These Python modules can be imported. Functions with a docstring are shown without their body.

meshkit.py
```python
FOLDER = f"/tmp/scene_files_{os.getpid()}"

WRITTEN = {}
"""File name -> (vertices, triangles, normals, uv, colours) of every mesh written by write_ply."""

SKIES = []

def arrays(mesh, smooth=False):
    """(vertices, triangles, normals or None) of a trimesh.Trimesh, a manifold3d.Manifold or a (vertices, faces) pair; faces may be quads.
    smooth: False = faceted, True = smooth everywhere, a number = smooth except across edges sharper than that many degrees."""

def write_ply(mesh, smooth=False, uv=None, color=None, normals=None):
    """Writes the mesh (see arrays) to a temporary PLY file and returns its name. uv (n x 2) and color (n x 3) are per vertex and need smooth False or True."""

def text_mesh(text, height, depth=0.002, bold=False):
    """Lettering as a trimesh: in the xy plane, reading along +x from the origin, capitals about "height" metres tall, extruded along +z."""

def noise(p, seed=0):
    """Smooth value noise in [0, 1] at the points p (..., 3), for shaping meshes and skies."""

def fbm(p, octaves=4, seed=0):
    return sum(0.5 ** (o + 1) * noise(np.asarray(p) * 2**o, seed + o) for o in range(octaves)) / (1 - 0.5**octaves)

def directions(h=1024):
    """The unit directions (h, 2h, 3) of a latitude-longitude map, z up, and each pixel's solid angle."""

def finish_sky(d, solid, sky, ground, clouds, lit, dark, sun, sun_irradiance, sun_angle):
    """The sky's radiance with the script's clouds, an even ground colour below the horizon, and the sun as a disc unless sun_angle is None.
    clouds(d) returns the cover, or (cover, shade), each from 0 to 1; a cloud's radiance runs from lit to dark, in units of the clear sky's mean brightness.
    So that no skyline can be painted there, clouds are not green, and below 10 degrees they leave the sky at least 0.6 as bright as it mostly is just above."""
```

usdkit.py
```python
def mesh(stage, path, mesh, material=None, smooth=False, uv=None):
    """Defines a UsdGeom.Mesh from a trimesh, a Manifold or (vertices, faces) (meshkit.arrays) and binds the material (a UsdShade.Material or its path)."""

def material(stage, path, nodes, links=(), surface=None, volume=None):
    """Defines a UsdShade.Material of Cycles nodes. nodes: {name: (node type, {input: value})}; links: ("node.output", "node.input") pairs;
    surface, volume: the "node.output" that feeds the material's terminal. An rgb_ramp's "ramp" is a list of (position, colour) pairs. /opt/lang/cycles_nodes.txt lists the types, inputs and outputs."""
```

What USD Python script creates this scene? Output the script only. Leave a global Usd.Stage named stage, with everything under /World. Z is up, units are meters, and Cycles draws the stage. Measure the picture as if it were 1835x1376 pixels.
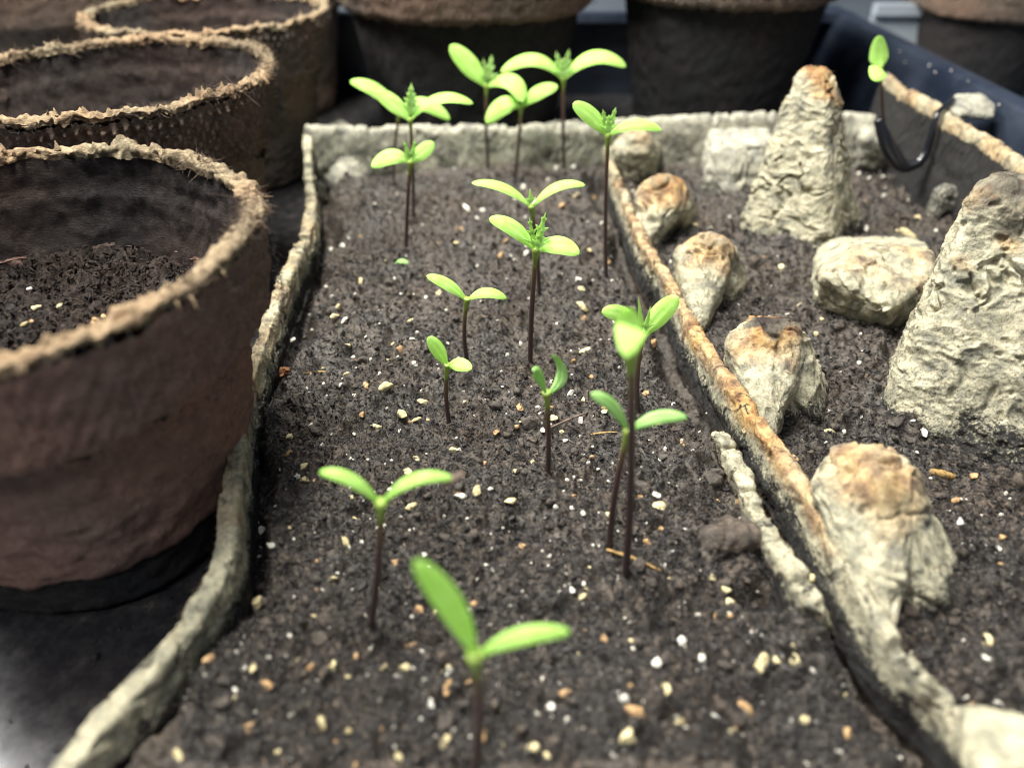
import math, random
import numpy as np, trimesh, manifold3d as m3, usdkit
from meshkit import noise, fbm
from pxr import Usd, UsdGeom, UsdLux, UsdShade, Gf, Sdf, Vt

stage = Usd.Stage.CreateInMemory()
UsdGeom.SetStageUpAxis(stage, UsdGeom.Tokens.z)
UsdGeom.SetStageMetersPerUnit(stage, 1.0)
UsdGeom.Xform.Define(stage, '/World')
rnd = random.Random(7)
rng = np.random.default_rng(7)

# ---------------------------------------------------------------- camera (a phone held close above the seedlings)
FPX, CX, CY, CAMH = 1320.0, 917.5, 688.0, 0.102
TH = math.atan(968 / FPX)
ct, st = math.cos(TH), math.sin(TH)
cam = UsdGeom.Camera.Define(stage, '/World/camera')
cam.CreateFocalLengthAttr(6.0)
cam.CreateHorizontalApertureAttr(6.0 * 1835 / FPX)
cam.CreateVerticalApertureAttr(6.0 * 1376 / FPX)
cam.CreateFStopAttr(2.3)
cam.CreateFocusDistanceAttr(0.162)
cam.CreateClippingRangeAttr(Gf.Vec2f(0.005, 50))
cam.CreateExposureAttr(0.25)
cam.AddTranslateOp().Set(Gf.Vec3d(0, 0, CAMH))
cam.AddRotateXOp().Set(90 - math.degrees(TH))

# ---------------------------------------------------------------- lamps (an overhead grow lamp, dim room fill, and unseen added lamps)
def rect(name, loc, rot, w, h, inten, col):
    l = UsdLux.RectLight.Define(stage, '/World/' + name)
    l.CreateWidthAttr(w); l.CreateHeightAttr(h); l.CreateIntensityAttr(inten); l.CreateColorAttr(Gf.Vec3f(*col)); l.CreateNormalizeAttr(False)
    l.AddTranslateOp().Set(Gf.Vec3d(*loc)); l.AddRotateXYZOp().Set(Gf.Vec3f(*rot))
rect('grow_lamp', (-0.08, 0.22, 0.46), (0, -10, 0), 0.06, 0.32, 104.0, (1.0, 0.97, 0.89))
rect('second_grow_lamp', (-0.375, 0.31, 0.47), (0, -36, 0), 0.11, 0.32, 46.0, (1.0, 0.98, 0.94))  # added, unseen; its gloss on the tray floor gives a milky veil
rect('room_lamp', (0.1, -0.6, 1.5), (-28, 0, 0), 1.6, 1.2, 1.6, (0.90, 0.93, 1.0))  # added soft fill from behind the camera, standing for room light
rect('front_lamp', (-0.13, -0.10, 0.25), (-38, -14, 0), 0.16, 0.09, 21.0, (1.0, 0.96, 0.93))  # added fill near the camera, brightens front soil and nearest pot
dome = UsdLux.DomeLight.Define(stage, '/World/room_light')
dome.CreateIntensityAttr(0.05); dome.CreateColorAttr(Gf.Vec3f(0.6, 0.75, 1.0))

# ---------------------------------------------------------------- from a measured pixel to a place
O = np.array([0, 0, CAMH])
def ray(u, v):
    x, y = (u - CX) / FPX, -(v - CY) / FPX
    return np.array([x, ct + y * st, -st + y * ct])
def P(u, v, z=0.0):
    r = ray(u, v); return O + r * (z - CAMH) / r[2]
def Pd(u, v, d):
    r = ray(u, v); return O + r * d / r[1]
def pxmm(p):                                   # metres per photograph pixel at a point
    p = np.asarray(p) - O
    return (p[1] * ct - p[2] * st) / FPX

# ---------------------------------------------------------------- helpers
names = {}
def path(name, parent=None):
    base = (parent.GetPath().pathString if parent else '/World') + '/'
    k = base + name
    n = names.get(k, -1) + 1; names[k] = n
    return k if n == 0 else f'{k}_{n:03d}'
def tag(o, label=None, cat=None, group=None, kind=None):
    for k, v in (('label', label), ('category', cat), ('group', group), ('kind', kind)):
        if v: o.SetCustomDataByKey(k, v)
    return o
def thing(name, label, cat, loc=(0, 0, 0), group=None):
    x = UsdGeom.Xform.Define(stage, path(name)); x.AddTranslateOp().Set(Gf.Vec3d(*map(float, loc)))
    return tag(x.GetPrim(), label, cat, group)
def obj(name, mesh, mat, parent=None, smooth=True, loc=None, pv=None):
    v, f = mesh if isinstance(mesh, tuple) else (mesh.vertices, mesh.faces)
    v = np.asarray(v, float)
    if loc is not None: v = v - np.asarray(loc)
    m = usdkit.mesh(stage, path(name, parent), (v, f), M[mat], smooth=smooth)
    if pv:
        for k, a in pv.items():
            UsdGeom.PrimvarsAPI(m).CreatePrimvar(k, Sdf.ValueTypeNames.FloatArray, 'vertex').Set(Vt.FloatArray.FromNumpy(np.asarray(a, np.float32)))
    return m.GetPrim()
def sstep(a, b, x):
    t = np.clip((np.asarray(x, float) - a) / (b - a), 0, 1); return t * t * (3 - 2 * t)
def gridfaces(nu, nv, closed_u=False):
    i, j = np.meshgrid(np.arange(nu - (0 if closed_u else 1)), np.arange(nv - 1), indexing='ij')
    a = i * nv + j; b = ((i + 1) % nu) * nv + j
    return np.stack([a, b, b + 1, a + 1], -1).reshape(-1, 4)
def tri(f): return np.vstack([f[:, [0, 1, 2]], f[:, [0, 2, 3]]])
def concat(parts):
    vs, fs, n = [], [], 0
    for v, f in parts:
        vs.append(v); fs.append(np.asarray(f) + n); n += len(v)
    return np.vstack(vs), np.vstack(fs)
def normals(v, f):
    n = np.zeros_like(v); c = np.cross(v[f[:, 1]] - v[f[:, 0]], v[f[:, 2]] - v[f[:, 0]])
    for k in range(3): np.add.at(n, f[:, k], c)
    return n / np.maximum(np.linalg.norm(n, axis=1, keepdims=True), 1e-12)
def resample(pts, n):
    pts = np.asarray(pts, float)
    from scipy.interpolate import PchipInterpolator
    s = np.r_[0, np.cumsum(np.linalg.norm(np.diff(pts, axis=0), axis=1))]
    t = np.linspace(0, s[-1], n)
    return PchipInterpolator(s, pts, axis=0)(t)
def tube(pts, rad, n=8, cap=True):
    pts = np.asarray(pts, float); rad = np.broadcast_to(rad, len(pts))
    t = np.gradient(pts, axis=0); t /= np.linalg.norm(t, axis=1, keepdims=True) + 1e-12
    ref = np.array([0.13, 0.97, 0.2]) if abs(t[0] @ np.array([0.13, 0.97, 0.2])) < .9 else np.array([1.0, 0, 0])
    a = np.cross(t, ref); a /= np.linalg.norm(a, axis=1, keepdims=True); b = np.cross(t, a)
    th = np.arange(n) / n * 2 * np.pi
    v = pts[:, None] + rad[:, None, None] * (np.cos(th)[None, :, None] * a[:, None] + np.sin(th)[None, :, None] * b[:, None])
    k = len(pts); f = []
    for i in range(k - 1):
        for j in range(n):
            f.append((i * n + j, i * n + (j + 1) % n, (i + 1) * n + (j + 1) % n, (i + 1) * n + j))
    v = v.reshape(-1, 3); f = tri(np.array(f))
    if cap:
        v = np.vstack([v, pts[0], pts[-1]]); j = np.arange(n); j2 = (j + 1) % n
        f = np.vstack([f, np.stack([np.full(n, k * n), j2, j], 1), np.stack([np.full(n, k * n + 1), (k - 1) * n + j, (k - 1) * n + j2], 1)])
    return v, f
def hull(spheres, seg=16):
    return m3.Manifold.batch_hull([m3.Manifold.sphere(r, seg).translate([float(x) for x in c]) for c, r in spheres])
def organic(man, edge, smooth=6):
    m = man.refine_to_length(edge).to_mesh()
    t = trimesh.Trimesh(np.array(m.vert_properties[:, :3]), np.array(m.tri_verts), process=True)
    if smooth: trimesh.smoothing.filter_taubin(t, iterations=smooth)
    return np.array(t.vertices), np.array(t.faces)

# ---------------------------------------------------------------- materials
UsdGeom.Scope.Define(stage, '/World/Looks')
M = {}
def mat(name, nodes, links, surface='p.BSDF'):
    M[name] = usdkit.material(stage, '/World/Looks/' + name, nodes, links, surface=surface)
def ramp(*s): return ('rgb_ramp', {'ramp': list(s)})
POS = ('geometry', {})

mat('soil', {'g': POS, 'n1': ('noise_texture', {'scale': 900.0, 'detail': 5.0, 'roughness': .7}), 'n2': ('noise_texture', {'scale': 55.0, 'detail': 3.0}), 'n3': ('noise_texture', {'scale': 3200.0, 'detail': 2.0}),
  'r': ramp((.28, (.011, .0100, .0092)), (.5, (.045, .038, .031)), (.66, (.10, .084, .066)), (.8, (.19, .165, .13))),
  'r2': ramp((.35, (.80, .80, .80)), (.65, (1.2, 1.02, .86))), 'mx': ('mix', {'mix_type': 'multiply', 'fac': .8}),
  'b': ('bump', {'distance': .0006, 'strength': .9}), 'b2': ('bump', {'distance': .0002, 'strength': .8}),
  'rr': ('map_range', {'from_min': .3, 'from_max': .7, 'to_min': .35, 'to_max': .75}),
  'p': ('principled_bsdf', {'roughness': .5, 'specular_ior_level': .5})},
  [('g.position', 'n1.vector'), ('g.position', 'n2.vector'), ('g.position', 'n3.vector'), ('n1.fac', 'r.fac'), ('n2.fac', 'r2.fac'), ('r.color', 'mx.color1'), ('r2.color', 'mx.color2'), ('mx.color', 'p.base_color'),
   ('n1.fac', 'b.height'), ('n3.fac', 'b2.height'), ('b.normal', 'b2.normal'), ('b2.normal', 'p.normal'), ('n2.fac', 'rr.value'), ('rr.result', 'p.roughness')])
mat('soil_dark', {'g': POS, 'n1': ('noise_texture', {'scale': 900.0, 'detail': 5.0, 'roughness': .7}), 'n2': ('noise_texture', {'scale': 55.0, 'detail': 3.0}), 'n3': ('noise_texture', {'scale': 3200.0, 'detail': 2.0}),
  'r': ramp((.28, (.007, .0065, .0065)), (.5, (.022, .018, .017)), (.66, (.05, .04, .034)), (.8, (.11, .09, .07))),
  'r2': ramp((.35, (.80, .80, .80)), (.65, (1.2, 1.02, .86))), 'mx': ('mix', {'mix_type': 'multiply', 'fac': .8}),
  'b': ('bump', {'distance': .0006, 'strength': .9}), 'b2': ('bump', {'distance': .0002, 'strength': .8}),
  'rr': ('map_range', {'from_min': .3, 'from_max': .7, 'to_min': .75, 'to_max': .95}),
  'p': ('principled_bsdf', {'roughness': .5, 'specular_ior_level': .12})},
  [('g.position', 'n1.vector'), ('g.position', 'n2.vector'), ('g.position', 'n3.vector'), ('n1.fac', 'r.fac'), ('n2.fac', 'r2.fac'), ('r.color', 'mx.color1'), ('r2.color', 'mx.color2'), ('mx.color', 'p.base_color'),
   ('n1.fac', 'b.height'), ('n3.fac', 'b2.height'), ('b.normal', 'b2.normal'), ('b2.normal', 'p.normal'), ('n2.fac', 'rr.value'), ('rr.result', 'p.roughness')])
mat('crumb', {'g': POS, 'n1': ('noise_texture', {'scale': 2500.0, 'detail': 3.0}),
  'r': ramp((0, (.018, .015, .013)), (.45, (.055, .046, .037)), (.75, (.105, .086, .067)), (.92, (.15, .115, .085)), (1, (.25, .21, .16))),
  'b': ('bump', {'distance': .0002, 'strength': .8}), 'p': ('principled_bsdf', {'roughness': .6, 'specular_ior_level': .35})},
  [('g.random_per_island', 'r.fac'), ('r.color', 'p.base_color'), ('g.position', 'n1.vector'), ('n1.fac', 'b.height'), ('b.normal', 'p.normal')])
mat('fibre', {'g': POS, 'r': ramp((0, (.016, .014, .014)), (.5, (.052, .042, .037)), (.8, (.13, .10, .075)), (1, (.27, .21, .15))),
  'p': ('principled_bsdf', {'roughness': .42, 'specular_ior_level': .5})}, [('g.random_per_island', 'r.fac'), ('r.color', 'p.base_color')])
# moulded egg-carton pulp: cream grey, brown stains and damp soil carried by the primvars stain and dirt
mat('pulp', {'g': POS, 'n1': ('noise_texture', {'scale': 260.0, 'detail': 5.0, 'roughness': .65}), 'n2': ('noise_texture', {'scale': 1500.0, 'detail': 4.0, 'roughness': .7}), 'n3': ('noise_texture', {'scale': 90.0, 'detail': 3.0}),
  'mp': ('mapping', {'scale': (1, 1, .45), 'rotation': (.5, .3, 0)}), 'nf': ('noise_texture', {'scale': 2600.0, 'detail': 3.0, 'distortion': 1.2}),
  'r': ramp((.28, (.11, .108, .095)), (.43, (.25, .24, .175)), (.55, (.39, .36, .25)), (.72, (.50, .475, .36))),
  'st': ('attribute', {'attribute': 'stain'}), 'di': ('attribute', {'attribute': 'dirt'}),
  'rs': ramp((.30, (.10, .045, .022)), (.44, (.26, .13, .05)), (.56, (.42, .26, .10)), (.75, (.52, .40, .20))),
  'ch': ('attribute', {'attribute': 'char'}), 'chn': ('math', {'math_type': 'add'}), 'mc': ('map_range', {'from_min': .55, 'from_max': .85, 'clamp': True}), 'm0': ('mix', {'color2': (.028, .02, .02)}), 'm1': ('mix', {}), 'm2': ('mix', {'color2': (.022, .021, .02)}), 'm3': ('mix', {'mix_type': 'multiply', 'fac': .55}), 'rf': ramp((.32, (.34, .33, .32)), (.48, (1, 1, 1))),
  'a1': ('math', {'math_type': 'multiply_add', 'value2': .9, 'value3': -.42}), 'ad': ('math', {'math_type': 'add'}), 'ms': ('map_range', {'from_min': .22, 'from_max': .75, 'clamp': True}),
  'ad2': ('math', {'math_type': 'add'}), 'md': ('map_range', {'from_min': .45, 'from_max': .66, 'clamp': True}),
  'b': ('bump', {'distance': .0007, 'strength': .7}), 'b2': ('bump', {'distance': .0003, 'strength': .9}),
  'p': ('principled_bsdf', {'roughness': .85, 'specular_ior_level': .25})},
  [('g.position', 'n1.vector'), ('g.position', 'n2.vector'), ('g.position', 'n3.vector'), ('g.position', 'mp.vector'), ('mp.vector', 'nf.vector'), ('n1.fac', 'r.fac'), ('n1.fac', 'rs.fac'),
   ('n3.fac', 'a1.value1'), ('a1.value', 'ad.value1'), ('st.fac', 'ad.value2'), ('ad.value', 'ms.value'), ('ms.result', 'm1.fac'), ('r.color', 'm1.color1'), ('rs.color', 'm0.color1'), ('m0.color', 'm1.color2'), ('n1.fac', 'chn.value1'), ('ch.fac', 'chn.value2'), ('chn.value', 'mc.value'), ('mc.result', 'm0.fac'),
   ('n2.fac', 'ad2.value1'), ('di.fac', 'ad2.value2'), ('ad2.value', 'md.value'),
   ('m1.color', 'm3.color1'), ('nf.fac', 'rf.fac'), ('rf.color', 'm3.color2'), ('m3.color', 'm2.color1'), ('md.result', 'm2.fac'), ('m2.color', 'p.base_color'),
   ('n1.fac', 'b.height'), ('nf.fac', 'b2.height'), ('b.normal', 'b2.normal'), ('b2.normal', 'p.normal')])
mat('pulp_grey', {'g': POS, 'n1': ('noise_texture', {'scale': 260.0, 'detail': 5.0, 'roughness': .65}), 'n2': ('noise_texture', {'scale': 1500.0, 'detail': 4.0, 'roughness': .7}), 'n3': ('noise_texture', {'scale': 90.0, 'detail': 3.0}),
  'mp': ('mapping', {'scale': (1, 1, .45), 'rotation': (.5, .3, 0)}), 'nf': ('noise_texture', {'scale': 2600.0, 'detail': 3.0, 'distortion': 1.2}),
  'r': ramp((.28, (.13, .128, .118)), (.43, (.26, .252, .21)), (.55, (.385, .37, .29)), (.72, (.48, .465, .38))),
  'st': ('attribute', {'attribute': 'stain'}), 'di': ('attribute', {'attribute': 'dirt'}),
  'rs': ramp((.30, (.10, .045, .022)), (.44, (.26, .13, .05)), (.56, (.42, .26, .10)), (.75, (.52, .40, .20))),
  'ch': ('attribute', {'attribute': 'char'}), 'chn': ('math', {'math_type': 'add'}), 'mc': ('map_range', {'from_min': .55, 'from_max': .85, 'clamp': True}), 'm0': ('mix', {'color2': (.028, .02, .02)}), 'm1': ('mix', {}), 'm2': ('mix', {'color2': (.022, .021, .02)}), 'm3': ('mix', {'mix_type': 'multiply', 'fac': .55}), 'rf': ramp((.32, (.34, .33, .32)), (.48, (1, 1, 1))),
  'a1': ('math', {'math_type': 'multiply_add', 'value2': .9, 'value3': -.42}), 'ad': ('math', {'math_type': 'add'}), 'ms': ('map_range', {'from_min': .22, 'from_max': .75, 'clamp': True}),
  'ad2': ('math', {'math_type': 'add'}), 'md': ('map_range', {'from_min': .45, 'from_max': .66, 'clamp': True}),
  'b': ('bump', {'distance': .0007, 'strength': .7}), 'b2': ('bump', {'distance': .0003, 'strength': .9}),
  'p': ('principled_bsdf', {'roughness': .85, 'specular_ior_level': .25})},
  [('g.position', 'n1.vector'), ('g.position', 'n2.vector'), ('g.position', 'n3.vector'), ('g.position', 'mp.vector'), ('mp.vector', 'nf.vector'), ('n1.fac', 'r.fac'), ('n1.fac', 'rs.fac'),
   ('n3.fac', 'a1.value1'), ('a1.value', 'ad.value1'), ('st.fac', 'ad.value2'), ('ad.value', 'ms.value'), ('ms.result', 'm1.fac'), ('r.color', 'm1.color1'), ('rs.color', 'm0.color1'), ('m0.color', 'm1.color2'), ('n1.fac', 'chn.value1'), ('ch.fac', 'chn.value2'), ('chn.value', 'mc.value'), ('mc.result', 'm0.fac'),
   ('n2.fac', 'ad2.value1'), ('di.fac', 'ad2.value2'), ('ad2.value', 'md.value'),
   ('m1.color', 'm3.color1'), ('nf.fac', 'rf.fac'), ('rf.color', 'm3.color2'), ('m3.color', 'm2.color1'), ('md.result', 'm2.fac'), ('m2.color', 'p.base_color'),
   ('n1.fac', 'b.height'), ('nf.fac', 'b2.height'), ('b.normal', 'b2.normal'), ('b2.normal', 'p.normal')])
def peat(name, c0, c1, c2, c3):
    mat(name, {'g': POS, 'n1': ('noise_texture', {'scale': 420.0, 'detail': 6.0, 'roughness': .7}), 'mp': ('mapping', {'scale': (1, 1, 5)}), 'nf': ('noise_texture', {'scale': 700.0, 'detail': 4.0, 'distortion': 2.0}), 'n3': ('noise_texture', {'scale': 28.0, 'detail': 2.0}),
      'r': ramp((.3, c0), (.48, c1), (.62, c2), (.78, c3)), 'r3': ramp((.35, (.80, .86, .88)), (.65, (1.18, 1.02, .93))), 'mx': ('mix', {'mix_type': 'multiply', 'fac': 1.0}), 'av': ('mix', {'fac': .45}),
      'b': ('bump', {'distance': .0008, 'strength': .8}), 'b2': ('bump', {'distance': .0005, 'strength': .8}), 'p': ('principled_bsdf', {'roughness': .9, 'specular_ior_level': .15})},
      [('g.position', 'n1.vector'), ('g.position', 'n3.vector'), ('g.position', 'mp.vector'), ('mp.vector', 'nf.vector'), ('n1.color', 'av.color1'), ('nf.color', 'av.color2'), ('av.color', 'r.fac'), ('r.color', 'mx.color1'), ('n3.fac', 'r3.fac'), ('r3.color', 'mx.color2'), ('mx.color', 'p.base_color'),
       ('n1.fac', 'b.height'), ('nf.fac', 'b2.height'), ('b.normal', 'b2.normal'), ('b2.normal', 'p.normal')])
peat('peat', (.050, .040, .034), (.135, .105, .086), (.24, .19, .15), (.38, .32, .25))
peat('peat_dry_veiled', (.11, .068, .056), (.23, .148, .122), (.33, .225, .185), (.46, .34, .28))  # reddish dry peat, lightened to paint the milky veil over the near pot
peat('peat_wet_or_shaded', (.010, .011, .013), (.022, .022, .024), (.042, .040, .040), (.08, .07, .064))  # wet foot of the near pot; on the back pots, painted collar shade
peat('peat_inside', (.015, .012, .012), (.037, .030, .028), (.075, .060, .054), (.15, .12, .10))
peat('peat_rim', (.05, .037, .026), (.20, .15, .095), (.38, .305, .195), (.56, .475, .33))
mat('peat_fibre', {'g': POS, 'r': ramp((0, (.09, .055, .03)), (.5, (.33, .23, .11)), (1, (.58, .46, .27))), 'p': ('principled_bsdf', {'roughness': .7})}, [('g.random_per_island', 'r.fac'), ('r.color', 'p.base_color')])
mat('dark_fibre', {'g': POS, 'r': ramp((0, (.03, .025, .022)), (.6, (.10, .08, .062)), (1, (.28, .23, .17))), 'p': ('principled_bsdf', {'roughness': .7})}, [('g.random_per_island', 'r.fac'), ('r.color', 'p.base_color')])
def leafmat(name, c0, c1, ct_, mixf):
    mat(name, {'g': POS, 'n': ('noise_texture', {'scale': 500.0, 'detail': 3.0}), 'n2': ('noise_texture', {'scale': 2600.0, 'detail': 2.0}), 'r': ramp((.35, c0), (.65, c1)), 'b': ('bump', {'distance': .0001, 'strength': .45}),
      'vein': ('attribute', {'attribute': 'vein'}), 'mv': ('mix', {'color2': (c1[0] * 1.15, c1[1] * 1.1, c1[2] * 1.2)}), 'vf': ('math', {'math_type': 'multiply', 'value2': .5}),
      'p': ('principled_bsdf', {'roughness': .6, 'specular_ior_level': .28}), 'oi': ('object_info', {}), 'vr': ('map_range', {'from_min': 0.0, 'from_max': 1.0, 'to_min': .86, 'to_max': 1.14}), 'hs': ('hsv', {}), 'sp': ('noise_texture', {'scale': 1200.0, 'detail': 4.0, 'roughness': .7}), 'spr': ramp((.60, (1, 1, 1)), (.74, (.62, .66, .45))), 'ms': ('mix', {'mix_type': 'multiply', 'fac': .6}), 't': ('translucent_bsdf', {'color': ct_}), 'mx': ('mix_closure', {'fac': mixf})},
      [('g.position', 'n.vector'), ('g.position', 'n2.vector'), ('n.fac', 'r.fac'), ('r.color', 'mv.color1'), ('vein.fac', 'vf.value1'), ('vf.value', 'mv.fac'), ('oi.random', 'vr.value'), ('vr.result', 'hs.value'), ('mv.color', 'hs.color'), ('hs.color', 'ms.color1'), ('g.position', 'sp.vector'), ('sp.fac', 'spr.fac'), ('spr.color', 'ms.color2'), ('ms.color', 'p.base_color'), ('n2.fac', 'b.height'), ('b.normal', 'p.normal'), ('p.BSDF', 'mx.closure1'), ('t.BSDF', 'mx.closure2')], surface='mx.closure')
leafmat('cotyledon', (.43, .70, .16), (.54, .80, .25), (.66, .95, .24), .48)
leafmat('cotyledon_dull', (.28, .52, .15), (.37, .61, .21), (.44, .7, .16), .3)
leafmat('true_leaf', (.52, .70, .26), (.64, .82, .38), (.62, .88, .28), .55)
mat('stem', {'a': ('attribute', {'attribute': 'up'}), 'g': POS, 'n': ('noise_texture', {'scale': 900.0, 'detail': 3.0}), 'm': ('math', {'math_type': 'multiply_add', 'value2': .25}), 
  'r': ramp((.1, (.045, .028, .026)), (.55, (.07, .036, .032)), (.85, (.10, .07, .032)), (.98, (.20, .28, .05)), (1.1, (.30, .48, .07))), 'p': ('principled_bsdf', {'roughness': .4, 'specular_ior_level': .45, 'subsurface_weight': 0.0})},
  [('g.position', 'n.vector'), ('n.fac', 'm.value1'), ('a.fac', 'm.value3'), ('m.value', 'r.fac'), ('r.color', 'p.base_color')])
def grainmat(name, c0, c1):
    mat(name, {'g': POS, 'n': ('noise_texture', {'scale': 1400.0, 'detail': 4.0}), 'i': ('object_info', {}), 'r': ramp((.32, c0), (.62, c1)), 'b': ('bump', {'distance': .0002, 'strength': .7}), 'p': ('principled_bsdf', {'roughness': .7, 'specular_ior_level': .3})},
        [('g.position', 'n.vector'), ('n.fac', 'r.fac'), ('r.color', 'p.base_color'), ('n.fac', 'b.height'), ('b.normal', 'p.normal')])
grainmat('grain_white', (.44, .42, .35), (.74, .71, .62)); grainmat('grain_cream', (.36, .29, .14), (.62, .54, .31)); grainmat('grain_tan', (.20, .11, .05), (.44, .29, .14))
grainmat('husk', (.05, .035, .03), (.16, .11, .08)); grainmat('wood', (.16, .09, .03), (.38, .25, .09)); grainmat('dead_leaf', (.08, .035, .016), (.22, .10, .04))
mat('grain_mix', {'g': POS, 'n': ('noise_texture', {'scale': 1800.0, 'detail': 3.0}), 'r': ramp((0, (.56, .53, .45)), (.15, (.56, .48, .31)), (.5, (.42, .31, .15)), (.8, (.24, .14, .07)), (1, (.60, .58, .50))), 'b': ('bump', {'distance': .0002, 'strength': .7}),
  'p': ('principled_bsdf', {'roughness': .7})}, [('g.random_per_island', 'r.fac'), ('r.color', 'p.base_color'), ('g.position', 'n.vector'), ('n.fac', 'b.height'), ('b.normal', 'p.normal')])
mat('black_plastic', {'g': POS, 'n': ('noise_texture', {'scale': 60.0, 'detail': 4.0}), 'r': ramp((.4, (.009, .013, .023)), (.7, (.020, .027, .043))), 'rr': ('map_range', {'from_min': .3, 'from_max': .7, 'to_min': .28, 'to_max': .5}), 'p': ('principled_bsdf', {'specular_ior_level': .5})},
  [('g.position', 'n.vector'), ('n.fac', 'r.fac'), ('r.color', 'p.base_color'), ('n.fac', 'rr.value'), ('rr.result', 'p.roughness')])
mat('tray_floor', {'g': POS, 'n': ('noise_texture', {'scale': 260.0, 'detail': 6.0, 'roughness': .7}), 'r': ramp((.45, (.016, .016, .018)), (.62, (.03, .028, .027)), (.75, (.08, .07, .06))), 'rr': ('map_range', {'from_min': .35, 'from_max': .65, 'to_min': .22, 'to_max': .36}), 'b': ('bump', {'distance': .0002, 'strength': .15}), 'p': ('principled_bsdf', {'specular_ior_level': .95})},
  [('g.position', 'n.vector'), ('n.fac', 'r.fac'), ('r.color', 'p.base_color'), ('n.fac', 'rr.value'), ('rr.result', 'p.roughness'), ('n.fac', 'b.height'), ('b.normal', 'p.normal')])
mat('wire', {'p': ('principled_bsdf', {'base_color': (.008, .009, .012), 'roughness': .22, 'specular_ior_level': .6})}, [])
mat('table', {'g': POS, 'n': ('noise_texture', {'scale': 30.0, 'detail': 4.0}), 'r': ramp((.3, (.10, .12, .14)), (.7, (.15, .17, .19))), 'p': ('principled_bsdf', {'roughness': .45})}, [('g.position', 'n.vector'), ('n.fac', 'r.fac'), ('r.color', 'p.base_color')])
mat('grey_plastic', {'g': POS, 'n': ('noise_texture', {'scale': 40.0, 'detail': 4.0}), 'r': ramp((.3, (.26, .30, .34)), (.7, (.34, .38, .42))), 'p': ('principled_bsdf', {'roughness': .4})}, [('g.position', 'n.vector'), ('n.fac', 'r.fac'), ('r.color', 'p.base_color')])
mat('water', {'p': ('principled_bsdf', {'base_color': (1, 1, 1), 'roughness': .03, 'transmission_weight': 1.0, 'ior': 1.33})}, [])

# ---------------------------------------------------------------- lines of the carton, measured in the photograph
LEFT = np.array([P(u, v, .008) for u, v in [(40, 1450), (135, 1340), (250, 1215), (330, 1120), (395, 1010), (408, 900), (425, 780), (440, 690), (470, 600), (508, 500), (545, 420), (556, 370)]] + [P(551, 300, .012), P(550, 240, .018)])
RIDGE = np.array([P(u, v, .008) for u, v in [(1850, 1400), (1790, 1330)]] + [P(1690, 1245, .004), P(1640, 1195, .006)] + [P(u, v, .008) for u, v in [(1560, 1075), (1470, 915), (1360, 750), (1270, 625), (1205, 510), (1150, 420), (1118, 345), (1092, 285)]])
FAR = np.array([P(548, 226, .0185), P(640, 228, .0150), P(760, 224, .0130), P(880, 226, .0125), P(1000, 222, .0130), P(1080, 214, .0145), P(1200, 210, .0155), P(1320, 205, .0165), P(1440, 200, .0175), P(1570, 205, .0175)])
RIGHT = np.array([P(u, v, .030) for u, v in [(1592, 128), (1640, 165), (1690, 190), (1712, 212), (1770, 240), (1835, 284), (1900, 330), (1990, 400)]])
TORN = np.array([P(1292, 765, -.001), P(1314, 815, .003), P(1346, 885, .0045), P(1384, 950, .005), P(1424, 1015, .005), P(1466, 1078, .004), P(1492, 1110, .001)])
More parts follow.
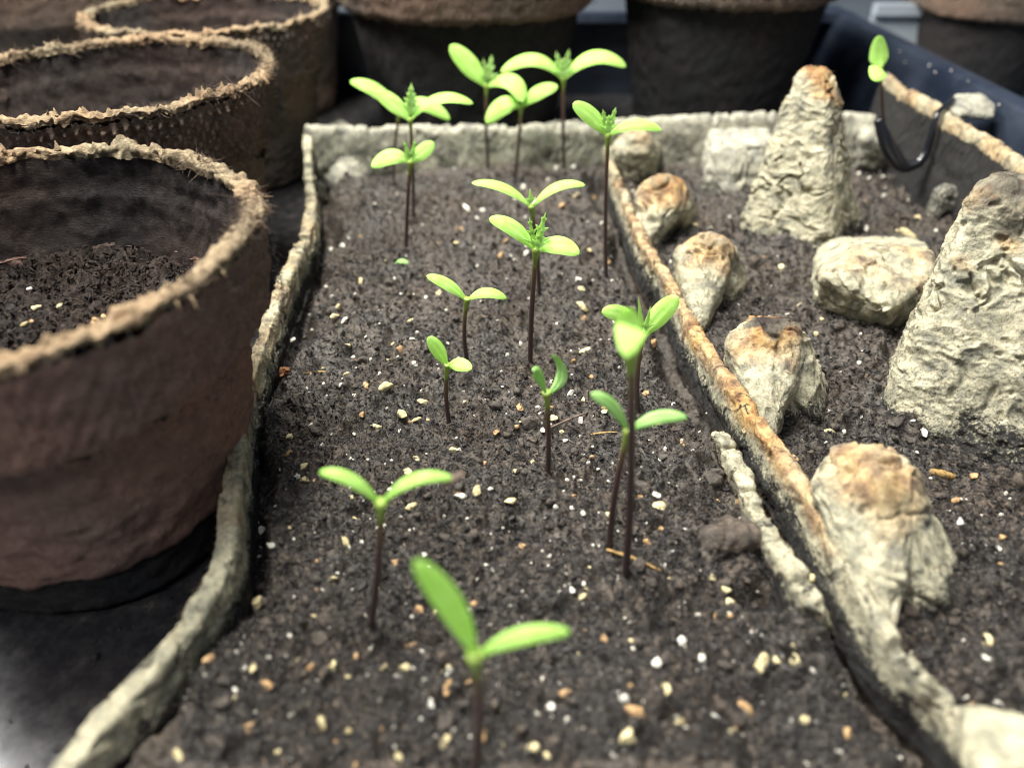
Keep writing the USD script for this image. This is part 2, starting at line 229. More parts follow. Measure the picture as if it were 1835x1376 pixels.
def dist_line(x, y, L):
    """signed distance to a polyline in plan (positive to its right when walking along it)."""
    p = np.stack([x, y], -1); best = np.full(x.shape, 1e9); sg = np.zeros(x.shape)
    for a, b in zip(L[:-1, :2], L[1:, :2]):
        ab = b - a; t = np.clip(((p - a) @ ab) / (ab @ ab), 0, 1); q = a + t[..., None] * ab
        d = np.linalg.norm(p - q, axis=-1); c = ab[0] * (p[..., 1] - a[1]) - ab[1] * (p[..., 0] - a[0])
        m = d < best; best = np.where(m, d, best); sg = np.where(m, -np.sign(c), sg)
    return best * sg
RID_UP = RIDGE[::-1]                            # both walked from far to near / near to far consistently below
def soil_h(x, y, fine=True):
    x = np.asarray(x, float); y = np.asarray(y, float)
    q = np.stack([x, y, np.zeros_like(x)], -1)
    q = q @ np.array([[.8, -.6, 0], [.6, .8, 0], [0, 0, 1.0]])
    h = (fbm(q * 60, 2, 3) - .5) * .0062 + (fbm(q * 190 + 5, 3, 9) - .5) * .0040 + np.maximum(fbm(q * 330 + 15, 2, 12) - .55, 0) * .006
    if fine: h += (fbm(q * 700, 3, 21) - .5) * .0022
    dl = dist_line(x, y, LEFT)                  # right of the left wall is positive (line runs away from the camera)
    w = .0035 + .011 * np.clip(noise(q * 70 + 31, 4) - .15, 0, 1) * sstep(.05, .09, y)
    h -= (1 - sstep(.45, 1.0, dl / w)) * .0095 * (dl > -1)
    dr = dist_line(x, y, RIDGE)                 # line comes towards... from near to far
    wr = .0045 + .010 * np.clip(noise(q * 55 + 77, 8) - .2, 0, 1) + .004 * np.exp(-((y - .150) / .035) ** 2)
    left = dr < 0
    h -= np.where(left, (1 - sstep(.4, 1.0, -dr / wr)) * .009, (1 - sstep(.2, 1.0, dr / .006)) * .004)
    fy = np.interp(x, FAR[:, 0], FAR[:, 1]); h -= .0045 * (1 - sstep(.002, .024, fy - y))
    pit = P(1372, 1062, 0); h -= .0085 * np.exp(-(((x - pit[0]) / .0042) ** 2 + ((y - pit[1]) / .0036) ** 2) ** 1.5)
    return h

# ---------------------------------------------------------------- the setting: table, soil
def slab(x0, x1, y0, y1, z0, z1):
    return trimesh.creation.box(bounds=[[x0, y0, z0], [x1, y1, z1]])
tag(obj('table', slab(-1.2, 1.2, -.4, 2.2, -.04, -.0157), 'table', smooth=False), 'grey table top seen between the far pots', 'table', kind='structure')
# soil sheet, denser towards the camera
ny, nx = 900, 640
yy = np.exp(np.linspace(math.log(.028 + .06), math.log(.335 + .06), ny)) - .06
xx = np.linspace(-1, 1, nx)
Y, X = np.meshgrid(yy, xx, indexing='ij')
xl = -.064 - .02 * sstep(.10, .33, Y); xr = np.minimum(.052 + (Y - .028) * .86, .150) + .02
X = xl + (xr - xl) * (X + 1) / 2
Z = soil_h(X, Y)
far_y = lambda x: np.interp(x, FAR[:, 0], FAR[:, 1])
keep = (dist_line(X, Y, LEFT) > -.0005) & (Y < far_y(X) + .003)
F4 = gridfaces(ny, nx)
F4 = F4[keep.ravel()[F4].all(1)]
V = np.stack([X, Y, Z], -1).reshape(-1, 3)
used = np.zeros(len(V), int); used[F4.ravel()] = 1; idx = np.cumsum(used) - 1
F4 = idx[F4][:, ::-1]; V = V[used > 0]
tag(obj('potting_soil', (V, tri(F4)), 'soil'), 'dark damp potting soil filling the cut open egg carton', 'soil', kind='structure')
def inside(x, y):
    return (dist_line(x, y, LEFT) > .001) & (y < far_y(x) - .003) & (x < np.minimum(.06 + y * .75, .145)) & (np.abs(dist_line(x, y, RIDGE)) > .0035)

def scatter(n, ymin=.035, ymax=.30):
    """points on the soil, evenly spread over the picture rather than over the plan."""
    out = []
    while len(out) < n:
        k = 4 * n
        u = rng.uniform(330, 1835, k); v = rng.uniform(300, 1376, k)
        r = np.stack([(u - CX) / FPX, ct - (v - CY) / FPX * st, -st - (v - CY) / FPX * ct], -1)
        p = O + r * (-CAMH / r[:, 2:3])
        p = p[inside(p[:, 0], p[:, 1]) & (p[:, 1] > ymin) & (p[:, 1] < ymax)]
        out.extend(p[:n - len(out)])
    return np.array(out)
ico = trimesh.creation.icosphere(subdivisions=0); ico1 = trimesh.creation.icosphere(subdivisions=1); ico2 = trimesh.creation.icosphere(subdivisions=2)
def rotmats(n):
    q = rng.normal(size=(n, 4)); q /= np.linalg.norm(q, axis=1, keepdims=True); w, x, y, z = q.T
    return np.stack([1 - 2 * (y * y + z * z), 2 * (x * y - z * w), 2 * (x * z + y * w), 2 * (x * y + z * w), 1 - 2 * (x * x + z * z), 2 * (y * z - x * w), 2 * (x * z - y * w), 2 * (y * z + x * w), 1 - 2 * (x * x + y * y)], -1).reshape(-1, 3, 3)
def blobs(c, size, base, squash=(1, .8, .6), jitter=.35, seed=1):
    n = len(c); nv = len(base.vertices)
    v = base.vertices[None] * (1 + jitter * (rng.random((n, nv, 1)) - .5) * 2) * np.asarray(squash)
    v = np.einsum('nij,nkj->nki', rotmats(n), v) * np.asarray(size)[:, None, None] + c[:, None]
    f = base.faces[None] + (np.arange(n) * nv)[:, None, None]
    return v.reshape(-1, 3), f.reshape(-1, 3)
c = scatter(52000); s = np.exp(rng.normal(math.log(.00021), .45, len(c))); s = np.clip(s * (.7 + c[:, 1] * 3), .00016, .0013)
c[:, 2] = soil_h(c[:, 0], c[:, 1]) + s * .25
tag(obj('soil_crumb', blobs(c, s, ico, (1.3, .8, .6), .4), 'crumb', smooth=False), 'loose dark crumbs of soil covering the bed', 'soil', kind='stuff')
def strands(c, length, radius, nseg=3, nside=3, up=.35, curl=.5):
    """many bent fibres at once."""
    n = len(c); d = rng.normal(size=(n, 3)); d[:, 2] *= up; d /= np.linalg.norm(d, axis=1, keepdims=True)
    side = np.cross(d, [0, 0, 1.0]); side /= np.linalg.norm(side, axis=1, keepdims=True) + 1e-9; upv = np.cross(side, d)
    t = np.linspace(-.5, .5, nseg + 1); bend = rng.normal(size=(n, 1, 1)) * curl
    L = np.asarray(length)[:, None, None]
    pts = c[:, None] + d[:, None] * (t[None, :, None] * L) + side[:, None] * (bend * L * (t[None, :, None] ** 2 - .08)) + upv[:, None] * (rng.normal(size=(n, 1, 1)) * .3 * L * (t[None, :, None] ** 2))
    th = np.arange(nside) / nside * 2 * np.pi
    taper = (1 - (2 * np.abs(t)) ** 3 * .7)[None, :, None, None]
    v = pts[:, :, None] + np.asarray(radius)[:, None, None, None] * taper * (np.cos(th)[None, None, :, None] * side[:, None, None] + np.sin(th)[None, None, :, None] * upv[:, None, None])
    k = (nseg + 1) * nside; f = []
    for i in range(nseg):
        for j in range(nside):
            a, b = i * nside + j, i * nside + (j + 1) % nside; f += [(a, b, b + nside), (a, b + nside, a + nside)]
    f = np.array(f)[None] + (np.arange(n) * k)[:, None, None]
    return v.reshape(-1, 3), f.reshape(-1, 3)
c = scatter(700); s = np.exp(rng.normal(math.log(.0008), .4, len(c))) * (.7 + c[:, 1] * 2); s = np.clip(s, .0004, .0019)
c[:, 2] = soil_h(c[:, 0], c[:, 1]) + s * .1
cv, cf = blobs(c, s, ico2, (1.2, .9, .6), .0); cn = normals(cv, cf); cv = cv + cn * ((fbm(cv * 700, 3, 77) - .5) * .0016)[:, None]
tag(obj('soil_clump', (cv, cf), 'soil'), 'small clumps of dark soil on the bed', 'soil', kind='stuff')
c = scatter(34000); c[:, 2] = soil_h(c[:, 0], c[:, 1]) + rng.uniform(0, .0008, len(c))
k = .6 + c[:, 1] * 3.2
tag(obj('soil_fibre', strands(c, np.exp(rng.normal(math.log(.0019), .4, len(c))) * k, rng.uniform(.00005, .00012, len(c)) * k), 'fibre'), 'fine peat fibres tangled over the dark soil', 'soil', kind='stuff')

# ---------------------------------------------------------------- egg carton
carton = thing('egg_carton', 'cut open grey pulp egg carton filled with soil and seedlings', 'egg carton')
ROT = trimesh.transformations.euler_matrix(.7, .45, 1.1)[:3, :3]
def pulp_finish(v, f, amp=1.0, seed=0, ridge_k=1.0):
    n = normals(v, f); q = v @ ROT
    wq = np.stack([noise(q * 160, seed + 30), noise(q * 160 + 7, seed + 31), noise(q * 160 + 13, seed + 32)], -1) * .006
    w2 = (q + wq)
    d = (fbm(q * 110, 2, seed) - .5) * .0020
    d += (1 - np.abs(2 * fbm(w2 * 120 + 4, 3, seed + 5) - 1)) ** 3 * .0008 * ridge_k - .0003      # soft folds
    cr = np.abs(fbm(w2 * 105 + 9, 4, seed + 11) - .5) * 2 + .35 * sstep(.45, .6, noise(q * 75, seed + 14))
    d -= (1 - sstep(0, .09, cr)) * .0010 * ridge_k                                        # creases
    d += (fbm(w2 @ ROT * np.array([600, 1000, 800]), 3, seed + 6) - .5) * .0008                 # fibres
    d -= sstep(.72, .86, noise(w2 @ ROT * 480, seed + 8)) * .0006 * (noise(q * 120, seed + 9) > .4)     # pits
    return v + n * (d * amp)[:, None]
def loose(pts, n, length, rad, matname, parent, name='loose_fibre', up=.6):
    i = rng.integers(0, len(pts), n); c = pts[i] + rng.normal(size=(n, 3)) * .0002
    tag(obj(name, strands(c, rng.uniform(.4, 1.3, n) * length, rng.uniform(.5, 1.2, n) * rad, up=up, curl=.8), matname, parent), kind='stuff')
def wall(name, line, prof, n, seed, stain=None, dirt=None, amp=.62, width=None, fibres=0, label=None):
    """a pulp wall: a cross section (lateral, up) carried along a line, roughened and torn."""
    L = resample(line, n); t = np.gradient(L, axis=0); t[:, 2] = 0; t /= np.linalg.norm(t, axis=1, keepdims=True)
    side = np.stack([t[:, 1], -t[:, 0], 0 * t[:, 0]], 1)
    pr = resample(np.array([(a, b, 0) for a, b in prof], float), 60)
    wv = .74 + .34 * noise(L * 140, seed + 40) + .22 * noise(L * 900, seed + 45) if width is None else width
    wv = np.broadcast_to(wv, n)
    zz = (noise(L * 210, seed + 41) - .5) * .0014 - sstep(.66, .80, noise(L * 420, seed + 47)) * .0013 - sstep(.70, .85, noise(L * 160, seed + 48)) * .0012
    v = L[:, None] + side[:, None] * (pr[None, :, 0:1] * wv[:, None, None]) + np.array([0, 0, 1.0]) * (pr[None, :, 1:2] + (zz[:, None] * (pr[None, :, 1] > -.004))[..., None])
    f = tri(gridfaces(n, len(pr)))
    v = v.reshape(-1, 3); rel = np.tile(pr[:, 1], n); al = np.repeat(np.linspace(0, 1, n), len(pr))
    nn = normals(v, f); ctr = np.repeat(L, len(pr), 0)
    v2 = pulp_finish(v, f, amp, seed)
    lat = np.tile(pr[:, 0], n)
    stn = stain(v, rel, al) if stain else np.zeros(len(v)); drt = dirt(v, rel, al) if dirt else np.zeros(len(v))
    # close the ends
    m = len(pr); cap0 = len(v2); v2 = np.vstack([v2, v2[:m].mean(0), v2[-m:].mean(0)])
    j = np.arange(m - 1)
    f = np.vstack([f, np.stack([np.full(m - 1, cap0), j, j + 1], 1), np.stack([np.full(m - 1, cap0 + 1), (n - 1) * m + j + 1, (n - 1) * m + j], 1)])
    stn = np.r_[stn, 0, 0]; drt = np.r_[drt, .5, .5]
    o = obj(name, (v2, f), 'pulp_grey' if name == 'end_wall' else 'pulp', carton, pv={'stain': stn, 'dirt': drt, 'char': np.full(len(v2), -.15)})
    if label: tag(o, label)
    if fibres: loose(v2[:-2][(rel > -.004)], fibres, .0022, .00005, 'peat_fibre', o, up=.8)
    return v2
w_ = .0016
rim_prof = [(w_ + .0005, -.0115), (w_ + .0004, -.008), (w_ + .0002, -.004), (w_, -.0009), (w_ * .86, -.0001), (0, .0001), (-w_ * .86, -.0001), (-w_, -.0009), (-w_ - .0002, -.004), (-w_ - .0004, -.008), (-w_ - .0005, -.0115)]
dirt_low = lambda k: (lambda v, rel, al: k * sstep(-.002, -.012, rel) * .5 - .12 + .10 * (fbm(v * 90, 2, 5) > .55))
wall('side_wall', LEFT, rim_prof, 560, 3, stain=lambda v, r, a: .30 * sstep(.05, .12, v[:, 1]) * (1 - sstep(.2, .26, v[:, 1])) * (r > -.004) + .04, dirt=lambda v, r, a: -.14 + .42 * sstep(-.0025, -.010, r) + .20 * (noise(v * 330, 5) > .80), fibres=1500)
rg = .0014
ridge_prof = [(rg + .0004, -.0115), (rg + .0003, -.0085), (rg + .0002, -.005), (rg, -.0009), (rg * .86, -.0001), (0, .0001), (-rg * .86, -.0001), (-rg, -.0009), (-rg - .0002, -.005), (-rg - .0003, -.0085), (-rg - .0004, -.0115)]
wall('hinge_ridge', RIDGE, ridge_prof, 620, 17, stain=lambda v, r, a: .62 * sstep(.06, .11, v[:, 1]) * sstep(-.006, -.001, r) * (1 - .4 * sstep(.18, .27, v[:, 1])) - .02, dirt=lambda v, r, a: -.14 + .42 * sstep(-.003, -.009, r) + .16 * (noise(v * 300, 15) > .80) + .34 * (1 - sstep(.0, .045, np.abs(noise(v @ ROT * 210, 51) - .5))) * (noise(v * 80, 52) > .5), fibres=2600, label='tan stained ridge of the carton hinge with frayed fibres')
far_prof = [(.0035, -.027), (.0032, -.02), (.0028, -.006), (.0023, -.0015), (.0010, 0), (-.0010, 0), (-.0023, -.0015), (-.0028, -.006), (-.0035, -.02), (-.0045, -.027)]
wall('end_wall', FAR, far_prof, 520, 29, dirt=lambda v, r, a: -.16 + .22 * sstep(-.004, -.010, r) * (noise(v * 120, 33) > .60) + .10 * sstep(-.014, -.022, r), width=1.0, amp=.8)
rt = .0016
right_prof = [(rt + .0010, -.040), (rt + .0006, -.02), (rt, -.003), (rt * .8, -.0008), (0, 0), (-rt * .8, -.0012), (-rt, -.003), (-rt - .001, -.006), (-rt - .002, -.02), (-rt - .008, -.040)]
wall('torn_wall', RIGHT, right_prof, 380, 37, stain=lambda v, r, a: np.where(r > -.0055, .36, -.2), dirt=lambda v, r, a: -.16 + .72 * sstep(-.0035, -.0058, r + .0022 * (noise(v * 500, 4) - .5)), amp=.55, fibres=900, label='damp grey side of the carton with painted shade below a torn tan edge')  # below the torn edge, dirt also paints in shade over the damp grey
tn = .0014
wall('torn_strip', TORN, [(tn + .0006, -.0115), (tn, -.002), (tn, -.0008), (tn * .85, 0), (-tn * .85, 0), (-tn, -.0008), (-tn, -.002), (-tn - .0008, -.0115)], 240, 43, dirt=lambda v, r, a: -.10 + .42 * sstep(-.0018, -.006, r) + .2 * (noise(v * 420, 3) > .72), amp=.8, fibres=500, label='torn pale strip of carton pulp beside the ridge')

def lump(name, spheres, edge, seed, top=None, stain_k=0, dirt_base=0., label=None, amp=1.0, char=0.):
    man = hull(spheres[0]) if isinstance(spheres[0], list) else hull(spheres)
    if isinstance(spheres[0], list):
        for g in spheres[1:]: man = man + hull(g)
    v, f = organic(man, edge, 26 if name == 'half_post' else 5)
    z0, z1 = v[:, 2].min(), v[:, 2].max()
    st_ = stain_k * sstep(z1 - (z1) * .52, z1 - .001, v[:, 2] + (noise(v * 180, seed) - .5) * .005)
    ch_ = -.3 + char * sstep(z1 - .0035, z1 - .0005, v[:, 2] + (noise(v * 230, seed + 6) - .5) * .003)
    di = -.14 + dirt_base + .30 * sstep(.006, -.001, v[:, 2] + (noise(v * 260, seed + 1) - .5) * .006)
    v = pulp_finish(v, f, amp, seed)
    o = obj(name, (v, f), 'pulp_grey' if name in ('corner_lump', 'torn_flap') else 'pulp', carton, pv={'stain': st_, 'dirt': di, 'char': ch_})
    if label: tag(o, label)
    return o, v
# half posts along the hinge, each with a web that runs down to the ridge
BUMPS = [((1142, 238), 38, 300, (1100, 296)), ((1195, 325), 47, 425, (1158, 432)), ((1278, 432), 54, 560, (1250, 580)), ((1403, 592), 72, 765, (1376, 775)), ((1602, 862), 100, 1120, (1590, 1118))]
for i, ((u, v), hw, vb, web) in enumerate(BUMPS):
    z = .0185
    T = P(u, v + 4, z); k = pxmm(T); r = hw * k * 1.14
    T = T + np.array([0, r * .55, 0])
    B = np.array([T[0] + r * .25, T[1] + .002, -.006])
    g = [[(T + np.array([-r * .14, 0, -r * .62]), r * .62), (T + np.array([r * .22, .1 * r, -r * .70]), r * .66), (T + np.array([0, r * .4, -r * .8]), r * .6), (T + np.array([-r * .30, -r * .05, -r * .85]), r * .58), (T + np.array([r * .38, 0, -r * 1.0]), r * .58),
          (P(u - hw * .05, vb - .06 * (vb - v), -.001) + np.array([0, r * .40, 0]), r * .42), (P(u + hw * .62, vb - .04 * (vb - v), -.001) + np.array([0, r * .42, 0]), r * .44), (P(u + hw * .85, vb - .22 * (vb - v), -.001) + np.array([0, r * .6, 0]), r * .44), (B + np.array([r * .35, r * .6, 0]), r * .6), (B + np.array([-r * .5, r * .6, 0]), r * .5)]]
    W0 = P(web[0], web[1], .0035); W1 = P(web[0] - hw * .35, web[1] - (vb - v) * .42, .0050)
    g.append([(W0, .0019), (T + np.array([-r * .50, -r * .02, -r * .72]), r * .44), (T + np.array([-r * .20, -r * .30, -r * .78]), r * .46), (T + np.array([r * .26, -r * .28, -r * .82]), r * .46), (W0 + np.array([0, 0, -.008]), .002), (B + np.array([-r * .2, -r * .3, 0]), r * .4)])
    g.append([(W1, .0013), (T + np.array([-r * .45, 0, -r * 1.0]), r * .30), (W1 + np.array([0, 0, -.008]), .0016), (B + np.array([-r * .3, 0, 0]), r * .3)])
    o, vv = lump('half_post', g, .00042 if i > 2 else .0006, 60 + i, stain_k=[.36, .62, .62, .66, .50][i], dirt_base=0, char=[0, .45, .45, .7, .15][i])
    loose(vv[vv[:, 2] > .001], 500, .0018, .00005, 'peat_fibre', o)
# tall posts: square in section with drawn-out corners
def post(base_px, half, top_px, ztop, rot, seed, topw, stain_k, label, char=0., dirt0=0.):
    Bf = P(*base_px, 0); k = pxmm(Bf); R = half * k * .97
    C = Bf + np.array([0, R * .80, 0]); Tp = P(*top_px, ztop); rt_ = topw * pxmm(Tp); Tp = Tp + np.array([0, rt_ * .6, 0])
    nu, nv = 260, 240
    th = np.arange(nu) / nu * 2 * np.pi; s_ = np.linspace(0, 1, nv)
    zb = -.008; zz = zb + (ztop - zb) * np.where(s_ < .85, s_, s_)
    cap = np.sqrt(np.clip(1 - (np.clip(s_ - .88, 0, 1) / .12) ** 2, 0, 1))
    rr = (R + (rt_ - R) * np.clip((s_ - .17) / .72, 0, 1) ** 1.0) * cap
    a_ = th[:, None] - rot + np.pi / 4; sq = (np.abs(np.cos(a_)) ** 5 + np.abs(np.sin(a_)) ** 5) ** (-1 / 5)
    rad = rr[None] * (1 + (sq * .97 - 1) * (1 - .75 * sstep(.80, 1, s_))[None])
    cen = C[None] + (Tp - C)[None] * s_[:, None]
    v = np.stack([cen[None, :, 0] + rad * np.cos(th)[:, None], cen[None, :, 1] + rad * np.sin(th)[:, None], np.broadcast_to(zz[None], rad.shape)], -1).reshape(-1, 3)
    f = tri(gridfaces(nu, nv, True))
    sv = np.tile(s_, nu)
    st_ = stain_k * sstep(.78, .98, sv + (noise(v * 160, seed) - .5) * .3)
    di = -.13 + dirt0 + .36 * sstep(.007, -.004, v[:, 2] + (noise(v * 200, seed + 1) - .5) * .010)
    di = di + .07 * sstep(.032, .006, v[:, 2])
    v = pulp_finish(v, f, 1.15, seed, 1.2)
    o = tag(obj('post', (v, f), 'pulp', carton, pv={'stain': st_, 'dirt': di, 'char': -.3 + char * sstep(.80, .96, sv + (noise(v * 130, seed + 4) - .5) * .25)}), label)
    loose(v[v[:, 2] > .001], 1400, .002, .00005, 'peat_fibre', o)
post((1462, 442), 98, (1468, 128), .047, -1.46, 81, 37, .55, 'tall stained post of the carton, the farther one', .35)
post((1812, 812), 158, (1826, 328), .047, -1.32, 91, 58, .62, 'tall post of the carton at the right with a burnt brown tip', .75)
def px(u, v, z): return P(u, v, z)
def block(name, pts, edge, seed, **kw):
    return lump(name, [(P(u, v, z) + np.array([0, dy, 0]), r) for (u, v, z, dy, r) in pts], edge, seed, **kw)
block('low_block', [(1480, 495, .0135, 0, .0017), (1545, 470, .0145, .004, .0017), (1680, 478, .0135, .006, .0018), (1655, 505, .0115, 0, .002), (1580, 545, .009, -.002, .002), (1480, 560, -.002, 0, .003), (1590, 590, -.002, 0, .003), (1665, 555, -.002, 0, .003), (1500, 470, -.004, .012, .003), (1650, 470, -.004, .012, .003)], .0006, 101, stain_k=.30, label='low flat block of the carton between the two tall posts')
block('corner_lump', [(1290, 275, .013, 0, .003), (1375, 268, .014, 0, .003), (1270, 335, 0, 0, .003), (1380, 345, 0, 0, .003), (1310, 350, 0, 0, .003), (1290, 250, .006, .012, .003), (1380, 250, .006, .012, .003)], .0007, 111, amp=1.2)
block('corner_lump', [(1555, 250, .013, 0, .003), (1590, 262, .011, 0, .003), (1550, 305, 0, 0, .003), (1592, 305, 0, 0, .003), (1570, 240, .008, .01, .003)], .0008, 113)
block('corner_lump', [(1672, 330, .010, -.008, .003), (1695, 338, .008, -.008, .003), (1660, 390, -.001, -.006, .004), (1700, 388, -.001, -.006, .004)], .0008, 115, dirt_base=.22)
block('corner_lump', [(585, 262, .008, .004, .003), (640, 268, .006, .004, .003), (580, 325, -.003, .002, .004), (668, 315, -.004, .004, .004), (620, 335, -.003, .001, .004), (600, 250, .004, .012, .004)], .0007, 117, amp=1.4)
block('corner_lump', [(985, 258, .004, .012, .004), (1050, 256, .005, .012, .004), (965, 300, -.005, .012, .005), (1060, 296, -.005, .012, .005), (1000, 262, 0, .018, .005)], .0008, 119)
tm = RIGHT[2]
flap = [(P(1694, 194, .0300), .0010), (P(1716, 176, .0310), .0012), (P(1752, 176, .0305), .0015), (P(1775, 192, .029), .0014), (P(1772, 210, .027), .0012), (P(1720, 206, .0290), .0010)]
lump('torn_flap', flap, .0005, 123, amp=.4, dirt_base=-.3, label='smooth cream flap of carton bent over the torn edge')
near = [(P(1760, 1305, .008), .003), (P(1850, 1350, .009), .004), (P(1790, 1400, .008), .004), (P(1880, 1420, .008), .004), (P(1850, 1400, -.006), .006)]
lump('half_post', near, .0006, 125, amp=.5, dirt_base=-.25, label='cream corner of the nearest half post')
for k_, (pa, pb, r_) in enumerate([((430, 835, .004), (458, 830, -.001), .0013), ((425, 800, .006), (440, 850, .001), .0016)]):
    lump('torn_flap', [(P(*pa), r_), (P(*pb), r_ * .6), (P(pa[0] - 6, pa[1] + 20, pa[2]), r_)], .0005, 130 + k_, amp=.6)

# ---------------------------------------------------------------- black seed tray that holds carton and pots
tray = thing('seed_tray', 'black plastic seed tray under the egg carton and the peat pots', 'tray')
def sheet_wall(A, B, prof, n=40):
    A, B = np.array(A, float), np.array(B, float); t = (B - A) / np.linalg.norm(B - A); side = np.array([t[1], -t[0], 0])
    L = A + (B - A) * np.linspace(0, 1, n)[:, None]
    pr = np.array(prof)
    v = L[:, None] + side * pr[None, :, 0:1] + np.array([0, 0, 1.0]) * pr[None, :, 1:2]
    return v.reshape(-1, 3), tri(gridfaces(n, len(pr)))
obj('floor', slab(-.20, .164, .010, .432, -.0150, -.0122), 'tray_floor', tray, smooth=False)
tp = [(-.0095, -.0122), (-.002, .024), (0, .029), (.0015, .0302), (.006, .0305), (.0085, .030), (.0090, .026), (.0075, .0255), (.007, .028), (.0045, .0282), (.0025, .0275), (.0005, .022), (-.008, -.0150), (-.0095, -.0122)]
RX = .171
obj('side_wall', sheet_wall((RX, .02, 0), (RX, .449, 0), tp), 'black_plastic', tray, smooth=40)
obj('end_wall', sheet_wall((RX + .0085, .434, 0), (-.21, .434, 0), [(-a, b) for a, b in tp][::-1]), 'black_plastic', tray, smooth=40)
for k_ in range(2):
    zr = .004 + k_ * .012
    obj('rib', sheet_wall((RX - .0045 + k_ * .003, .03, zr), (RX - .0045 + k_ * .003, .43, zr), [(0, -.001), (-.0012, 0), (0, .001)]), 'black_plastic', tray, smooth=False)
tag(obj('grey_tray', trimesh.util.concatenate([slab(.20, .36, .446, .453, .0255, .031), slab(.20, .36, .449, .452, -.0155, .0253)]), 'grey_plastic', smooth=False), 'pale grey tray edge behind the black tray at the right', 'tray')

n = 2600; c = np.stack([rng.uniform(-.16, -.045, n), rng.uniform(.03, .13, n), np.full(n, -.0120)], 1); c = c[(dist_line(c[:, 0], c[:, 1], LEFT) < -.003) & (np.abs(dist_line(c[:, 0], c[:, 1], LEFT)) < .004 + .03 * rng.random(n) ** 2)]
tag(obj('spilled_soil', blobs(c, np.exp(rng.normal(math.log(.0003), .5, len(c))), ico, (1.4, .8, .6), .4), 'crumb', smooth=False), 'spilled soil crumbs on the black tray by the carton wall', 'soil', kind='stuff')
